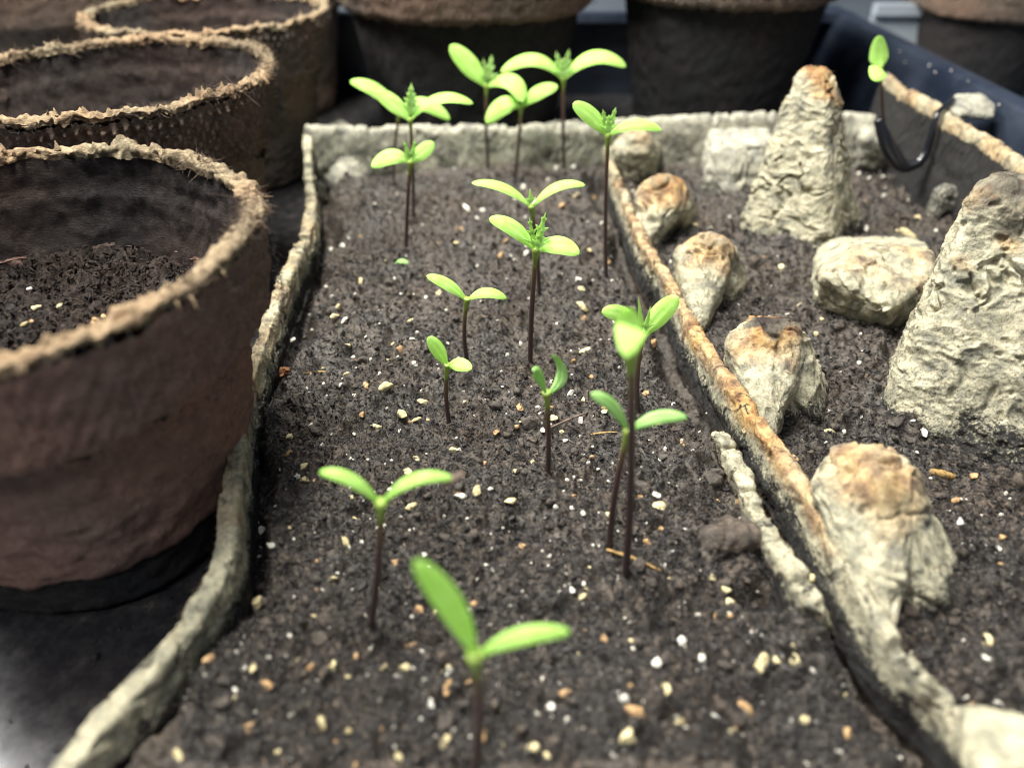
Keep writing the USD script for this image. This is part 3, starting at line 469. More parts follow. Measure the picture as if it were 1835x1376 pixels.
# ---------------------------------------------------------------- peat pots
def revolve(prof, n, ctr, disp=None, tilt=None, amp=1.0):
    pr = np.asarray(prof); th = np.arange(n) / n * 2 * np.pi
    v = np.stack([pr[None, :, 0] * np.cos(th)[:, None], pr[None, :, 0] * np.sin(th)[:, None], np.broadcast_to(pr[None, :, 1], (n, len(pr)))], -1).reshape(-1, 3)
    f = tri(gridfaces(n, len(pr), True))
    if disp is not None:
        nn = normals(v, f); v = v + nn * disp(v, np.repeat(th, len(pr)), np.tile(pr[:, 1], n))[:, None]
    return v, f
def densify(pts, step):
    out = []
    for a, b in zip(pts[:-1], pts[1:]):
        a, b = np.array(a, float), np.array(b, float); k = max(1, int(np.linalg.norm(b - a) / step))
        out += [a + (b - a) * i / k for i in range(k)]
    return np.array(out + [np.array(pts[-1], float)])
def peat_pot(label, ctr, R, zrim, zbot, collar, nth, seed, tilt=(0, 0), soil=None, fuzz=2200, group='peat pots', mats=('peat', 'peat'), waf=.0011, wet=0.):
    t = thing('peat_pot', label, 'pot', (ctr[0], ctr[1], zbot), group)
    H_ = zrim - zbot; th_ = .0032; r_low = R * .68
    wob = lambda th: .0010 * np.sin(2 * th + seed) + .0007 * np.sin(5 * th + 2 * seed) 
    edge_z = lambda v: (fbm(v @ ROT * 130 + seed, 3, seed) - .5) * .0030 + (noise(v @ ROT * 620 + seed, seed + 2) - .5) * .0012
    def place(v):
        rr = np.hypot(v[:, 0], v[:, 1]); th = np.arctan2(v[:, 1], v[:, 0]); k = 1 + wob(th) / R
        v = v.copy(); v[:, 0] *= k; v[:, 1] *= k
        v[:, 2] += (edge_z(v * np.array([1, 1, 0])) + v[:, 0] * tilt[0] + v[:, 1] * tilt[1]) * sstep(0, H_, v[:, 2])
        return v
    step = .0007 if nth > 400 else .0014
    def waffle(v, th, z):                      # pressed-in pattern of small dimples on the collar
        a = th * R / .0026; b = z / .0021; row = np.floor(b)
        q = np.cos(2 * np.pi * (a + .5 * (row % 2))) * np.cos(2 * np.pi * (b - row - .5))
        return np.maximum(q, -.3) * waf * (.3 + 1.2 * noise(v * 150, seed + 5)) + (fbm(v * 420, 3, seed + 3) - .5) * .0014
    rough = lambda v, th, z: (fbm(v * 260, 4, seed + 7) - .5) * .0018 + (noise(v * np.array([300, 300, 1300]), seed + 8) - .5) * .0005
    # collar with its under-step, then body, inside, lip
    v, f = revolve(densify([(R - .0070, H_ - collar - .0010), (R - .0032, H_ - collar), (R - .0024, H_ - collar + .001), (R, H_ - .0022)], step), nth, ctr, waffle); obj('collar', (place(v), f), mats[0], t)
    base = [(0.001, 0), (r_low - .003, 0), (r_low, .002)]; top_ = (R - .0066, H_ - collar - .0005)
    if wet:                                    # the foot of the pot is dark with the water it stands in
        rw = r_low + (top_[0] - r_low) * wet / top_[1]
        v, f = revolve(densify(base + [(rw - .0006, wet + .001)], step * 1.3), nth, ctr, rough); obj('wet_foot', (place(v), f), 'peat_wet_or_shaded', t)
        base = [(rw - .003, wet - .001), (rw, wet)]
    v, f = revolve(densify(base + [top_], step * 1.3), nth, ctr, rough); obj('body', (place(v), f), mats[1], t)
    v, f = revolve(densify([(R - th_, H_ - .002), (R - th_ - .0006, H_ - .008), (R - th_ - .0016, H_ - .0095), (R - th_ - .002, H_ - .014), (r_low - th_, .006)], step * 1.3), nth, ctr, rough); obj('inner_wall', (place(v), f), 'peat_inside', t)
    v, f = revolve(densify([(R - .0001, H_ - .0019), (R + .0003, H_ - .0005), (R - .0003, H_ + .0001), (R - th_ * .5, H_ + .0002), (R - th_ + .0003, H_ + .0001), (R - th_ - .0003, H_ - .0006), (R - th_ - .0003, H_ - .0020)], step * .5), nth, ctr,
                   lambda v, th, z: (.25 + 1.5 * sstep(.3, .75, noise(v @ ROT * 85, seed + 15))) * (fbm(v @ ROT * 520, 4, seed + 9) - .5) * .0020 + (noise(v @ ROT * 110, seed + 16) - .55) * .0012 + np.maximum(noise(v @ ROT * 900, seed + 12) - .70, 0) * .004 - sstep(.68, .85, noise(v @ ROT * 640, seed + 14)) * .0010)
    rim = obj('rim', (place(v), f), 'peat_rim', t); pv_ = place(v)
    if fuzz:
        out = pv_
        c = out[rng.integers(0, len(out), fuzz * 2)]; c = c[noise(c @ ROT * 120, seed + 17) > .52]; n = len(c)
        tag(obj('fibre', strands(c, np.exp(rng.normal(math.log(.0021), .6, n)), rng.uniform(.00003, .00008, n), up=.6, curl=1.0), 'peat_fibre', rim), kind='stuff')
        vc, fc = revolve(densify([(R + .0002, H_ - collar), (R + .0005, H_ - .001)], .0012), 200, ctr); vc = place(vc)
        n = int(fuzz * 1.2); c = vc[rng.integers(0, len(vc), n)]
        tag(obj('fibre', strands(c, np.exp(rng.normal(math.log(.0016), .4, n)), rng.uniform(.00003, .00007, n), up=1.0, curl=1.0), 'dark_fibre', t), kind='stuff')
        # tufts of torn peat sticking up from the lip
        sp = []
        for _ in range(46 if nth > 400 else 14):
            a = rng.uniform(0, 2 * np.pi); out_ = rng.random() < .45; r_ = R - (.0002 if out_ else rng.uniform(.0006, th_)); hgt = rng.uniform(.0008, .0022) * (1.5 if rng.random() < .15 else 1)
            b0 = np.array([r_ * math.cos(a), r_ * math.sin(a), H_ - (.0014 if out_ else .0003)]); d = np.array([math.cos(a), math.sin(a), 0]) * (.9 if out_ else rng.normal() * .35) + np.array([rng.normal() * .35, rng.normal() * .35, -.2 if out_ else 1.0])
            t_ = np.linspace(0, 1, 5)[:, None]; pts = b0 + d * t_ * hgt + rng.normal(size=3) * .0004 * t_ ** 2
            sp.append(tube(pts, np.array([1, .8, .55, .3, .06]) * rng.uniform(.0003, .0008), 6))
        v, f = concat(sp); tag(obj('torn_tuft', (place(v), f), 'peat_rim', rim, smooth=False), kind='stuff')
    if soil:
        nr, na = (150, 560) if nth > 400 else (40, 200); zs = soil; r0 = (r_low - th_) + (R - th_ - .002 - (r_low - th_)) * (zs - zbot) / (H_ - .014) + .0006
        rr, aa = np.meshgrid(np.linspace(0, 1, nr) * r0, np.arange(na) / na * 2 * np.pi, indexing='ij')
        x, y = rr * np.cos(aa) + ctr[0], rr * np.sin(aa) + ctr[1]
        z = zs + (fbm(np.stack([x, y, 0 * x], -1) * 90, 2, seed) - .5) * .006 + (fbm(np.stack([x, y, 0 * x], -1) @ ROT * 300, 3, seed + 1) - .5) * .0050 + (fbm(np.stack([x, y, 0 * x], -1) @ ROT * 1100, 2, seed + 4) - .5) * .0016
        z += .004 * (rr / r0) ** 3
        v = np.stack([x, y, z], -1).transpose(1, 0, 2).reshape(-1, 3)
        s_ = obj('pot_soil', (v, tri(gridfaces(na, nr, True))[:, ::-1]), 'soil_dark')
        n = 5000 if nth > 400 else 800
        rad = np.sqrt(rng.random(n)) * r0 * .97; a = rng.uniform(0, 2 * np.pi, n)
        c = np.stack([rad * np.cos(a) + ctr[0], rad * np.sin(a) + ctr[1], 0 * a], 1)
        c[:, 2] = zs + (fbm(c * np.array([1, 1, 0]) * 90, 2, seed) - .5) * .006 + .004 * (rad / r0) ** 3 + rng.uniform(-.0004, .0014, n)
        vb, fb = blobs(c, rng.uniform(.00015, .0005, n), ico, (1.8, .8, .6), .4)
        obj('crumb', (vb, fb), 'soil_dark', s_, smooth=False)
        tag(stage.GetPrimAtPath(s_.GetPath().AppendChild('crumb')), kind='stuff')
        tag(s_, 'dark soil inside ' + label.split(' peat')[0] + ' pot', 'soil', kind='stuff')
    return t
peat_pot('nearest brown peat pot with a frayed tan rim beside the carton', (-.086, .112), .0435, .051, -.0122, .0195, 700, 3, soil=.0255, fuzz=3000, waf=.00022, mats=('peat_dry_veiled', 'peat_dry_veiled'), wet=.0115)
peat_pot('second brown peat pot from the camera with torn tufts on its rim', (-.112, .218), .0450, .051, -.0122, .0190, 700, 5, soil=.025, fuzz=2800)
peat_pot('third brown peat pot from the camera cut by the top left corner', (-.117, .312), .0455, .051, -.0122, .0195, 480, 9, soil=.027, fuzz=1600)
peat_pot('farthest peat pot of the left row, mostly hidden behind the others', (-.126, .404), .0450, .058, -.0122, .0195, 240, 13, fuzz=900)
peat_pot('dark peat pot behind the carton, left one of the back pair', (-.020, .354), .0555, .0690, -.0122, .0215, 300, 15, fuzz=900, mats=('peat', 'peat_wet_or_shaded'))  # dark body colour holds the shade under the collar, likewise on the next pots
peat_pot('dark peat pot behind the carton, right one of the back pair', (.0955, .368), .0515, .0720, -.0122, .0225, 300, 19, fuzz=900, mats=('peat', 'peat_wet_or_shaded'))
peat_pot('brown peat pot outside the black tray at the top right', (.262, .447), .0450, .0500, -.0157, .0205, 300, 23, fuzz=900, mats=('peat', 'peat_wet_or_shaded'))
peat_pot('peat pot in the top left corner behind the left row', (-.226, .402), .0450, .0540, -.0122, .0200, 240, 27, fuzz=900)

# ---------------------------------------------------------------- seedlings
def bez(a, b, c, t): t = t[:, None]; return (1 - t) ** 2 * a + 2 * t * (1 - t) * b + t * t * c
def leaf_mesh(J, C, T, W, n0, cup=.12, thick=.00013, nu=30, nv=11, twist=0., tip=.55, point=False):
    s = np.linspace(0, 1, nu); c = bez(J, C, T, s); t = np.gradient(c, axis=0); t /= np.linalg.norm(t, axis=1, keepdims=True)
    n0 = np.asarray(n0, float); n0 /= np.linalg.norm(n0)
    side = np.cross(t, n0); side /= np.linalg.norm(side, axis=1, keepdims=True) + 1e-9; nn = np.cross(side, t)
    ang = twist * s; side, nn = side * np.cos(ang)[:, None] + nn * np.sin(ang)[:, None], nn * np.cos(ang)[:, None] - side * np.sin(ang)[:, None]
    w = ((.16 + .84 * np.sin(np.pi * np.clip(s / (tip * 1.85 if tip * 1.85 > .8 else .8), 0, .5)) ** 1.15) * np.sqrt(np.clip(1 - (np.clip(s - tip, 0, 1) / (1 - tip)) ** 2, 0, 1)) if not point else (1 - s) ** .8 * (.45 + .55 * sstep(0, .3, s))) * W / 2
    w = np.maximum(w, W * .002)
    a = np.linspace(-1, 1, nv)
    off = c[:, None] + side[:, None] * (w[:, None] * a)[..., None]
    lens = (1 - a ** 2)[None] * thick * np.minimum(1, w / (W * .12))[:, None]
    curve = (-cup * a ** 2)[None] * w[:, None] - (np.exp(-(a / .14) ** 2) * .00020)[None] * sstep(1, .5, s)[:, None]
    top = off + nn[:, None] * (curve + lens)[..., None]; bot = off + nn[:, None] * (curve - lens)[..., None]
    f = tri(gridfaces(nu, nv))
    v, f = concat([(top.reshape(-1, 3), f[:, ::-1]), (bot.reshape(-1, 3), f)])
    vein = np.tile((np.exp(-(a / .10) ** 2))[None] * sstep(.95, .3, s)[:, None], (2, 1, 1)).reshape(-1)
    return v, f, vein
def true_leaf_mesh(B, T, W, n0, pairs=3):
    """a young pinnate leaf: narrow toothed lobes up both sides of a midrib."""
    B, T, n0 = np.asarray(B), np.asarray(T), np.asarray(n0, float); ax = T - B; Lg = np.linalg.norm(ax); ax = ax / Lg
    side = np.cross(ax, n0); side /= np.linalg.norm(side); parts = []; vein = []
    def add(j, t_, w_):
        v, f, ve = leaf_mesh(j, (j + t_) / 2 + n0 * Lg * .04, t_, w_, n0, .15, .00012, 10, 5, point=True); parts.append((v, f)); vein.append(ve)
    add(B, T, W * .46)
    for k in range(pairs):
        f0 = .10 + .66 * k / max(1, pairs - 1)
        for sg in (-1, 1):
            j = B + ax * Lg * f0; add(j, j + (ax * .62 + side * sg * (.80 - .30 * k / pairs) + n0 * .12) * Lg * (.42 - .30 * k / max(1, pairs - 1)), W * .26)
    v, f = concat(parts); return v, f, np.concatenate(vein)
UP = (0, -.45, 1)
def seedling(label, base, junc, leaves, trues=(), rad=.00075, lean=0., bend=0., mat_='cotyledon', d=None, group=None):
    Bp = P(*base, 0) if d is None else Pd(*base, d)
    zsoil = float(soil_h(np.array([Bp[0]]), np.array([Bp[1]]), False)[0]) if d is None else Bp[2]
    Jp = Pd(*junc, Bp[1] + lean)
    t = thing('seedling', label, 'seedling', Bp, group)
    n = 40; s = np.linspace(0, 1, n); foot = Bp + np.array([0, 0, min(zsoil, 0) - .004])
    bend = bend or rnd.choice((-1, 1)) * rnd.uniform(.0005, .0014)
    mid = (Bp + Jp) / 2 + np.array([bend, 0, 0]); ctr = np.vstack([foot, bez(Bp, mid, Jp, s)])
    s2 = np.r_[0, s]; L = np.linalg.norm(Jp - Bp)
    fl = sstep(1 - .0035 / L, 1, s2)
    rad = rad * .70
    v, f = tube(ctr, rad * (1.1 - .15 * s2 + .75 * fl), 12)
    up = np.r_[np.repeat(np.clip(1.05 - (1 - s2) * L / .016, 0, 1.0) * .95, 12), 0, 1]
    obj('stem', (v, f), 'stem', t, loc=Bp, pv={'up': up})
    for lf in leaves:
        tip_, dy, arch, wpx = lf[:4]; o = lf[4] if len(lf) > 4 else {}
        T_ = Pd(*tip_, Jp[1] + dy); k = pxmm(Jp)
        if 'ctl' in o: Cc = Pd(*o['ctl'], Jp[1] + o.get('cdy', dy * .5))
        else: Cc = Jp + (T_ - Jp) * .42 + np.array([0, 0, 1]) * (arch * 1.25) * np.linalg.norm(T_ - Jp)
        J2 = Jp - (Jp - mid) / np.linalg.norm(Jp - mid) * .0008
        v, f, ve = leaf_mesh(J2, Cc, T_, wpx * k * o.get('ws', .61), o.get('n', UP), o.get('cup', .15), twist=o.get('twist', 0.), tip=o.get('tip', .55))
        obj('cotyledon', (v, f), o.get('mat', mat_), t, loc=Bp, pv={'vein': ve})
    for tr in trues:
        b_, t_, wpx = tr[:3]; o = tr[3] if len(tr) > 3 else {}
        v, f, ve = true_leaf_mesh(Pd(*b_, Jp[1] + o.get('dy', 0)), Pd(*t_, Jp[1] + o.get('tdy', o.get('dy', 0))), wpx * pxmm(Jp), o.get('n', (0, -.9, .35)), o.get('pairs', 3))
        obj('true_leaf', (v, f), 'true_leaf', t, loc=Bp, pv={'vein': ve})
    return t, Bp, Jp
F_ = (0, -1, .5)     # a leaf that shows its face to the camera
seedling('blurred seedling nearest the camera with one long leaf raised', (849, 1392), (850, 1172), [((742, 1003), .002, .0, 78, {'n': (.35, -1, .6), 'ctl': (830, 1095), 'tip': .62}), ((1022, 1132), .001, .22, 52, {'n': (0, -.6, 1)})], rad=.0008)
S2 = seedling('wide V shaped seedling left of the front one, dark husk at its tip', (663, 1133), (683, 898), [((572, 846), .001, .30, 40, {'n': (.1, -.5, 1)}), ((812, 857), .001, .34, 40)], bend=.0008)
seedling('tall blurred seedling with upright leaf, front of the right pair', (1120, 1035), (1130, 628), [((1126, 552), .004, 0, 78, {'n': (0, -1, .15), 'ctl': (1124, 590), 'cdy': .004, 'tip': .45}), ((1122, 640), -.010, .55, 84, {'n': (0, -.5, 1), 'tip': .5, 'cup': .05})], [((1118, 615), (1112, 590), 22, {'pairs': 1})], rad=.00085)
seedling('seedling with broad pale leaves behind the tall front stem', (1143, 735), (1152, 600), [((1078, 560), -.002, .30, 52, {'n': (0, -.9, .8)}), ((1216, 532), .002, .12, 60, {'n': (-.15, -1, .7)})], [((1150, 592), (1144, 532), 26, {'pairs': 1}), ((1156, 592), (1166, 548), 24, {'pairs': 1, 'dy': -.001})], rad=.00075)
seedling('short seedling leaning behind the tall front stem', (1092, 985), (1128, 768), [((1058, 706), .001, .28, 40, {'n': (.1, -.8, .9)}), ((1232, 749), .001, .26, 40, {'n': (0, -.7, 1)})], rad=.0008, bend=-.0012, mat_='cotyledon_dull')
seedling('small seedling with upright curling leaves near the bed centre', (982, 850), (979, 702), [((988, 634), .001, 0, 40, {'ctl': (1028, 672), 'n': (-.5, -1, .2), 'twist': .5}), ((957, 668), -.001, 0, 34, {'ctl': (962, 655), 'n': (.5, -1, .3), 'cup': .4})], rad=.0007, bend=.0005, mat_='cotyledon_dull')
seedling('little seedling with two short leaves among pale grains, left centre', (803, 745), (802, 652), [((767, 604), .001, .12, 42, {'n': (.3, -1, .6)}), ((845, 662), -.003, .22, 42, {'n': (0, -.8, 1)})], rad=.00065)
seedling('thin stemmed seedling behind the little one, leaves spread level', (836, 640), (838, 534), [((764, 494), .001, .16, 40), ((908, 535), 0, .32, 38)], rad=.0007)
seedling('tall seedling at the bed centre with a feathery shoot', (950, 652), (961, 445), [((876, 392), .001, .22, 52, {'n': (.1, -.7, 1)}), ((1038, 456), -.004, .30, 58, {'n': (0, -.8, 1)})], [((962, 440), (978, 380), 40), ((958, 442), (948, 388), 26, {'dy': -.001}), ((963, 444), (972, 408), 34, {'dy': -.003})], rad=.0008)
seedling('level leaved seedling just behind the tall central one', (966, 532), (952, 368), [((845, 328), .001, .22, 36), ((1049, 332), .001, .30, 36)], [((952, 364), (950, 338), 24, {'pairs': 1})], rad=.0008)
seedling('low left seedling with two drooping leaves before the far group', (728, 445), (736, 288), [((666, 300), -.002, .35, 52, {'n': (0, -.8, 1)}), ((778, 256), .002, .05, 46, {'n': (-.2, -1, .7)})], [((733, 284), (724, 252), 26, {'pairs': 2}), ((738, 284), (744, 250), 26, {'pairs': 2})], rad=.0008)
seedling('far left seedling with a feathery upright shoot', (741, 392), (735, 212), [((672, 163), .004, .10, 48, {'n': (.25, -1, .7)}), ((848, 186), .002, .34, 46)], [((737, 206), (737, 148), 52, {'pairs': 4})], rad=.0008)
seedling('far left seedling with a very long pale leaf', (706, 335), (716, 198), [((627, 146), .002, .22, 46, {'n': (.1, -.7, 1)}), ((806, 215), -.002, .36, 42, {'n': (0, -.9, .8)})], rad=.0007)
seedling('far seedling with one raised leaf and toothed shoot', (876, 312), (872, 152), [((806, 82), .001, .08, 58, {'n': (.3, -1, .6)}), ((936, 184), -.010, .0, 58, {'ctl': (925, 118), 'cdy': -.004, 'n': (.2, -.8, .9)})], [((874, 146), (882, 98), 38, {'pairs': 3}), ((871, 146), (866, 104), 24, {'pairs': 2})], rad=.0008)
seedling('far seedling with a dull leaf hanging down to the left', (922, 325), (934, 190), [((872, 222), -.004, .0, 52, {'ctl': (905, 168), 'mat': 'cotyledon', 'n': (0, -1, .7)}), ((1000, 156), .001, .22, 46, {'n': (0, -.8, 1)})], rad=.0008)
seedling('far seedling with wide level leaves and a leafy crown', (1011, 305), (1010, 140), [((897, 130), .001, .40, 48, {'n': (0, -.7, 1)}), ((1122, 120), .001, .40, 50, {'n': (0, -.7, 1)})], [((1008, 136), (996, 92), 40), ((1011, 136), (1020, 88), 44), ((1010, 138), (1008, 104), 44, {'dy': -.002})], rad=.0009)
seedling('far right seedling beside the ridge with a leafy shoot', (1086, 490), (1090, 240), [((1026, 186), .001, .14, 52, {'n': (.2, -1, .7)}), ((1186, 234), .001, .26, 40, {'n': (0, -.8, 1)})], [((1088, 234), (1080, 196), 36), ((1091, 234), (1104, 192), 36), ((1090, 238), (1091, 205), 36, {'dy': -.002})], rad=.0008)
seedling('lone two leaved seedling at the far right by the black wire', (1590, 270), (1578, 118), [((1575, 64), .003, 0, 56, {'n': (0, -1, .2), 'ctl': (1575, 100), 'cdy': .002, 'tip': .35}), ((1568, 146), -.006, .15, 56, {'n': (0, -.9, 1), 'tip': .4})], d=.250, rad=.0007)
s19 = Pd(720, 479, P(720, 486, 0)[1]); 
v, f, ve = leaf_mesh(s19 + [-.0022, 0, .0008], s19 + [0, 0, .0032], s19 + [.0022, 0, .0012], .0016, UP)
sp = thing('sprout', 'tiny green sprout just breaking through the soil', 'seedling', s19); obj('cotyledon', (v, f), 'cotyledon_dull', sp, loc=s19, pv={'vein': ve})
v, f = tube([s19 + [.0001, 0, -.004], s19 + [0, .0002, 0], s19 + [-.0001, 0, .0017]], [.0005, .0005, .0004], 8); obj('stem', (v, f), 'stem', sp, loc=s19, pv={'up': np.full(len(v), .8)})

# ---------------------------------------------------------------- grains, debris, wire
GL = {'white': ('small white perlite grain lying on the dark soil', 'white perlite grains on the soil'), 'cream': ('small cream vermiculite grain lying on the dark soil', 'cream grains on the soil'), 'tan': ('small tan brown mineral flake lying on the dark soil', 'tan flakes on the soil')}
def grain(p, size, col, squash=None):
    q = np.array([rng.uniform(.9, 1.35), rng.uniform(.65, .95), rng.uniform(.45, .8)]) if squash is None else np.array(squash)
    v = ico2.vertices.copy(); v = v * (1 + .8 * (fbm(v * 1.6 + rng.uniform(0, 50), 3, 2) - .5))[:, None]
    pl = rng.normal(size=(7, 3)); pl /= np.linalg.norm(pl, axis=1, keepdims=True)
    for n_ in pl: d_ = v @ n_; v -= np.maximum(d_ - .58, 0)[:, None] * n_
    a = rng.uniform(0, 6.28); R_ = trimesh.transformations.euler_matrix(rng.normal() * .4, rng.normal() * .4, a)[:3, :3]
    v = (v * q) @ R_.T * size
    o = obj('grain', (v, ico2.faces), 'grain_' + col); UsdGeom.Xformable(o).AddTranslateOp().Set(Gf.Vec3d(*map(float, p)))
    tag(o, GL[col][0], 'grain', GL[col][1])
HAND = [(462, 1083, 19, 'cream'), (420, 1043, 10, 'white'), (418, 1076, 9, 'white'), (450, 1198, 14, 'cream'), (478, 1228, 18, 'tan'), (421, 1236, 13, 'white'), (598, 1195, 11, 'cream'), (452, 1305, 17, 'tan'), (487, 977, 9, 'white'), (458, 940, 10, 'white'), (620, 972, 17, 'cream'), (470, 950, 9, 'white'),
 (721, 745, 14, 'cream'), (783, 738, 11, 'white'), (762, 723, 11, 'cream'), (746, 752, 9, 'cream'), (675, 765, 12, 'cream'), (714, 626, 12, 'tan'), (744, 655, 10, 'white'), (658, 690, 11, 'tan'), (648, 508, 14, 'cream'), (640, 648, 9, 'tan'), (1043, 550, 15, 'cream'), (1048, 572, 11, 'tan'), (932, 732, 11, 'tan'), (993, 748, 10, 'cream'), (890, 775, 10, 'tan'), (925, 765, 9, 'tan'), (862, 785, 9, 'cream'), (1022, 705, 9, 'white'), (1016, 790, 8, 'white'),
 (814, 810, 11, 'cream'), (822, 806, 8, 'white'), (748, 822, 10, 'cream'), (820, 885, 10, 'tan'), (868, 832, 9, 'tan'), (1178, 760, 16, 'tan'), (1158, 708, 12, 'tan'), (1085, 732, 10, 'tan'), (1040, 755, 9, 'white'), (1143, 890, 11, 'tan'), (1095, 921, 14, 'cream'), (1157, 969, 11, 'tan'), (935, 979, 10, 'tan'), (872, 1013, 8, 'white'), (770, 1016, 9, 'white'), (708, 1007, 11, 'tan'), (736, 1156, 13, 'tan'), (942, 1150, 13, 'tan'), (1083, 1145, 13, 'tan'), (1025, 1057, 9, 'white'), (1043, 1047, 8, 'white'), (1221, 1150, 13, 'white'), (1178, 1188, 11, 'white'),
 (1008, 1246, 18, 'tan'), (803, 1232, 16, 'tan'), (688, 1195, 9, 'cream'), (714, 1213, 10, 'white'), (865, 1314, 17, 'tan'), (955, 1340, 15, 'cream'), (985, 1265, 12, 'white'), (1018, 1290, 12, 'white'), (1124, 1318, 20, 'cream'), (1122, 1254, 15, 'white'), (1140, 1278, 24, 'tan'), (1222, 1295, 17, 'cream'), (1336, 1272, 17, 'tan'), (1362, 1190, 20, 'cream'), (1315, 1310, 13, 'cream'), (1422, 1185, 15, 'cream'), (1440, 1290, 14, 'cream'), (1520, 1312, 12, 'tan'), (1765, 1150, 17, 'cream'), (1771, 1180, 11, 'white'), (1790, 1262, 10, 'white'), (1260, 1178, 10, 'white'), (1300, 1058, 11, 'cream'), (1277, 1033, 11, 'cream'), (1265, 953, 9, 'tan'), (1103, 1355, 11, 'white'), (710, 1357, 16, 'cream'), (320, 1352, 14, 'cream'), (625, 1310, 12, 'cream'), (757, 1290, 9, 'white'),
 (1487, 772, 13, 'cream'), (1653, 774, 12, 'white'), (1535, 833, 10, 'tan'), (1745, 855, 12, 'tan'), (1408, 566, 9, 'white'), (1719, 937, 10, 'white'), (1735, 973, 9, 'white'), (1795, 965, 11, 'tan'), (1630, 428, 18, 'cream'), (1645, 391, 12, 'cream'), (1700, 427, 9, 'white'), (1365, 465, 9, 'tan'), (1598, 308, 10, 'tan'), (1712, 897, 11, 'tan'), (1550, 1095, 11, 'tan'), (1498, 1093, 12, 'tan'), (545, 838, 11, 'cream'), (548, 860, 14, 'cream'), (535, 855, 12, 'white'), (455, 898, 11, 'cream'), (518, 810, 10, 'tan'), (600, 568, 12, 'cream'), (607, 550, 10, 'cream'), (617, 575, 8, 'white'), (524, 610, 8, 'white'), (624, 618, 8, 'cream'), (1225, 800, 10, 'tan'), (1269, 742, 8, 'white'), (1170, 618, 12, 'tan')]
def on_soil(u, v):
    p = P(u, v, 0)
    for _ in range(3):
        h = float(np.clip(soil_h(np.array([p[0]]), np.array([p[1]]))[0], -.004, .004)); p = P(u, v, h)
    return p
for u, v, s, col in HAND:
    p = on_soil(u, v); sz = s * .86 * pxmm(p); grain(p + [0, 0, sz * rnd.uniform(-.15, .3)], sz, col)
cs = scatter(180); 
for p in cs:
    col = rng.choice(['white', 'cream', 'tan'], p=[.14, .46, .40]); k = pxmm(p)
    sz = float(np.clip(np.exp(rng.normal(math.log(6.5), .38)), 4, 14)) * k; sz = min(sz, .0016)
    p = p.copy(); p[2] = soil_h(p[:1], p[1:2])[0] + sz * .2; grain(p, sz, col)
c = scatter(900); k = np.array([pxmm(p) for p in c]); s = np.clip(np.exp(rng.normal(math.log(2.7), .45, len(c))), 1.2, 5.5) * k
c[:, 2] = soil_h(c[:, 0], c[:, 1]) + s * .3
tag(obj('fine_grain', blobs(c, s, ico1, (1.1, .85, .6), .22), 'grain_mix', smooth=False), 'fine pale mineral grit sprinkled over the soil', 'grain', kind='stuff')
def bits_in_pot(ctr_px, n, zs, col):
    for _ in range(n):
        p = P(ctr_px[0] + rnd.uniform(-95, 95), ctr_px[1] + rnd.uniform(-14, 22), zs); grain(p, rnd.uniform(5, 9) * pxmm(p), rnd.choice(col))
bits_in_pot((100, 560), 7, .0325, ['tan', 'tan', 'cream'])
p = P(53, 518, .031); grain(p, 6 * pxmm(p), 'white')
# dark seed husk still clinging to a leaf tip
Jp = S2[2]; T = Pd(806, 862, Jp[1] + .001); v, f, ve = leaf_mesh(T + [-.0012, -.0006, -.0006], T + [.0002, 0, .0004], T + [.0022, .0002, .0014], .0011, UP, thick=.0002)
tag(obj('seed_husk', (v, f), 'husk', pv={'vein': ve * 0}), 'dark seed husk clinging to the tip of a leaf', 'seed husk')
def stick(name, a, b, r, mat_, label, cat, lift=.0005, bend=.0006):
    A, B = on_soil(*a) + [0, 0, lift], on_soil(*b) + [0, 0, lift]; t = np.linspace(0, 1, 14)
    v, f = tube(bez(A, (A + B) / 2 + np.array([bend, 0, bend]), B, t), r * (1 - .5 * np.abs(t - .4)), 7); tag(obj(name, (v, f), mat_), label, cat)
stick('straw', (1087, 988), (1183, 1026), .00035, 'wood', 'thin tan straw lying at the foot of the tall stems', 'straw')
stick('twig', (985, 770), (1052, 742), .00025, 'husk', 'thin dark twig on the soil near the curling seedling', 'twig')
stick('straw', (1058, 782), (1105, 778), .00022, 'grain_cream' if False else 'wood', 'short pale straw left of the leaning seedling', 'straw')
stick('twig', (590, 670), (545, 672), .00025, 'wood', 'thin stalk beside the brown dead leaf bit', 'twig')
stick('wood_chip', (1668, 848), (1712, 858), .0009, 'wood', 'orange brown wood chip on the soil near the right post', 'wood chip', .0004, 0)
stick('straw', (1432, 962), (1462, 960), .0003, 'wood', 'tan straw bridging the torn strip and the ridge', 'straw', .005, -.0005)
pd_ = on_soil(510, 678)
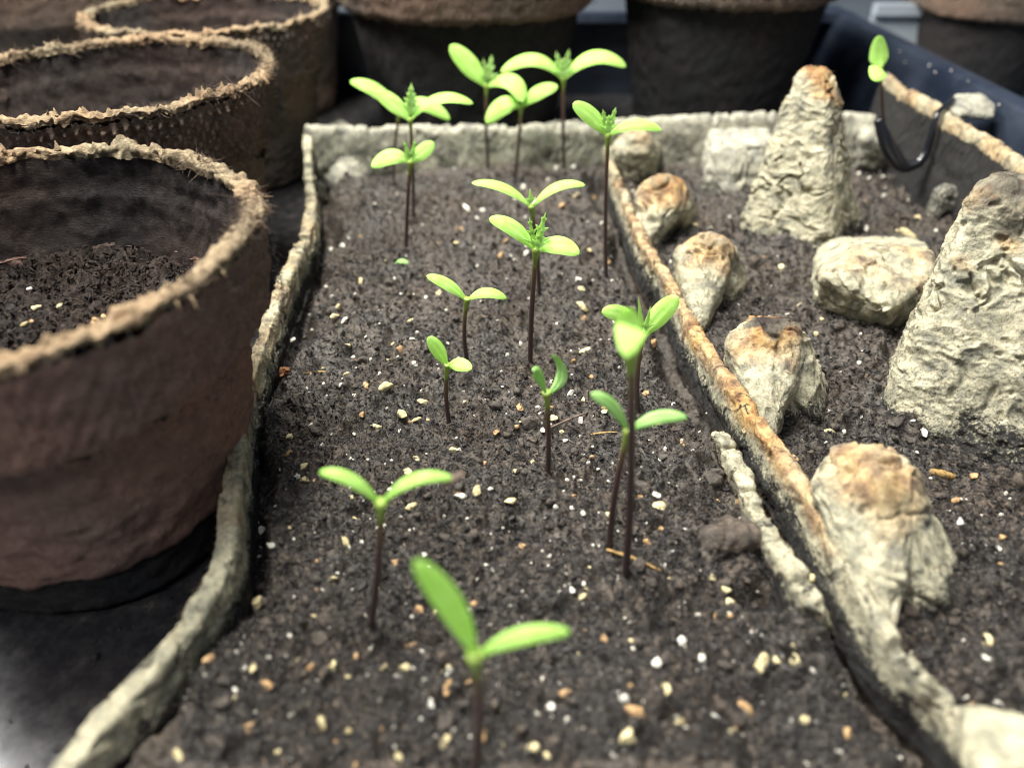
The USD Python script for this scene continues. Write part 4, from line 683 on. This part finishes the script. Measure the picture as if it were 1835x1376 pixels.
v, f = blobs(np.array([pd_ + [rnd.uniform(-.0016, .0016), rnd.uniform(-.0012, .0012), .0006 + rnd.uniform(0, .0015)] for _ in range(9)]), rng.uniform(.0007, .0013, 9), ico1, (1.2, 1, .4), .35)
tag(obj('dead_leaf', (v, f), 'dead_leaf', smooth=40), 'crumpled brown dead leaf bit by the left wall', 'dead leaf')
pc = on_soil(1322, 975)
v, f = organic(hull([(pc + [-.004, 0, .0005], .0022), (pc + [.003, .001, .001], .0025), (pc + [0, .003, .0005], .002)]), .0005, 4); v = pulp_finish(v, f, 1.6, 201)
tag(obj('soil_clod', (v, f), 'soil'), 'dark clod of soil beside the torn strip', 'soil')
# the black wire that hooks over the torn edge
wp = [(1574, 214, .264), (1583, 240, .262), (1598, 275, .260), (1622, 299, .258), (1645, 292, .258), (1660, 270, .259), (1669, 240, .260), (1680, 205, .262), (1700, 187, .268), (1722, 188, .274), (1748, 204, .277), (1768, 224, .278), (1785, 260, .279)]
W = resample([Pd(u, v, d - .013 * (i < 9)) for i, (u, v, d) in enumerate(wp)], 120); s = np.linspace(0, 1, 120)
v, f = tube(W, .0013 + .0013 * np.exp(-((s - .12) / .10) ** 2) - .0004 * np.exp(-((s - .42) / .08) ** 2), 14)
tag(obj('black_wire', (v, f), 'wire'), 'glossy black wire bent in a hook over the torn carton edge', 'wire')
for u, v_, s_ in [(1622, 112, 4), (1665, 118, 6), (1676, 130, 5), (1704, 127, 5), (1790, 188, 6), (1612, 92, 4), (1735, 236 - 90, 4)]:
    r = ray(u, v_); q = O + r * ((RX - .006) / r[0])
    for _ in range(6):                         # onto the sloping tray wall
        xw = RX - .012 + .010 * np.clip((q[2] + .024) / .048, 0, 1.2); q = O + r * (xw / r[0])
    v, f = ico2.vertices * np.array([.5, 1, 1]) * s_ * .33 * pxmm(q), ico2.faces
    o = obj('grit_speck', (v, f), 'grain_white'); UsdGeom.Xformable(o).AddTranslateOp().Set(Gf.Vec3d(*map(float, q)))
    tag(o, 'tiny pale speck stuck to the inside of the black tray wall', 'grit', 'pale specks on the tray wall')
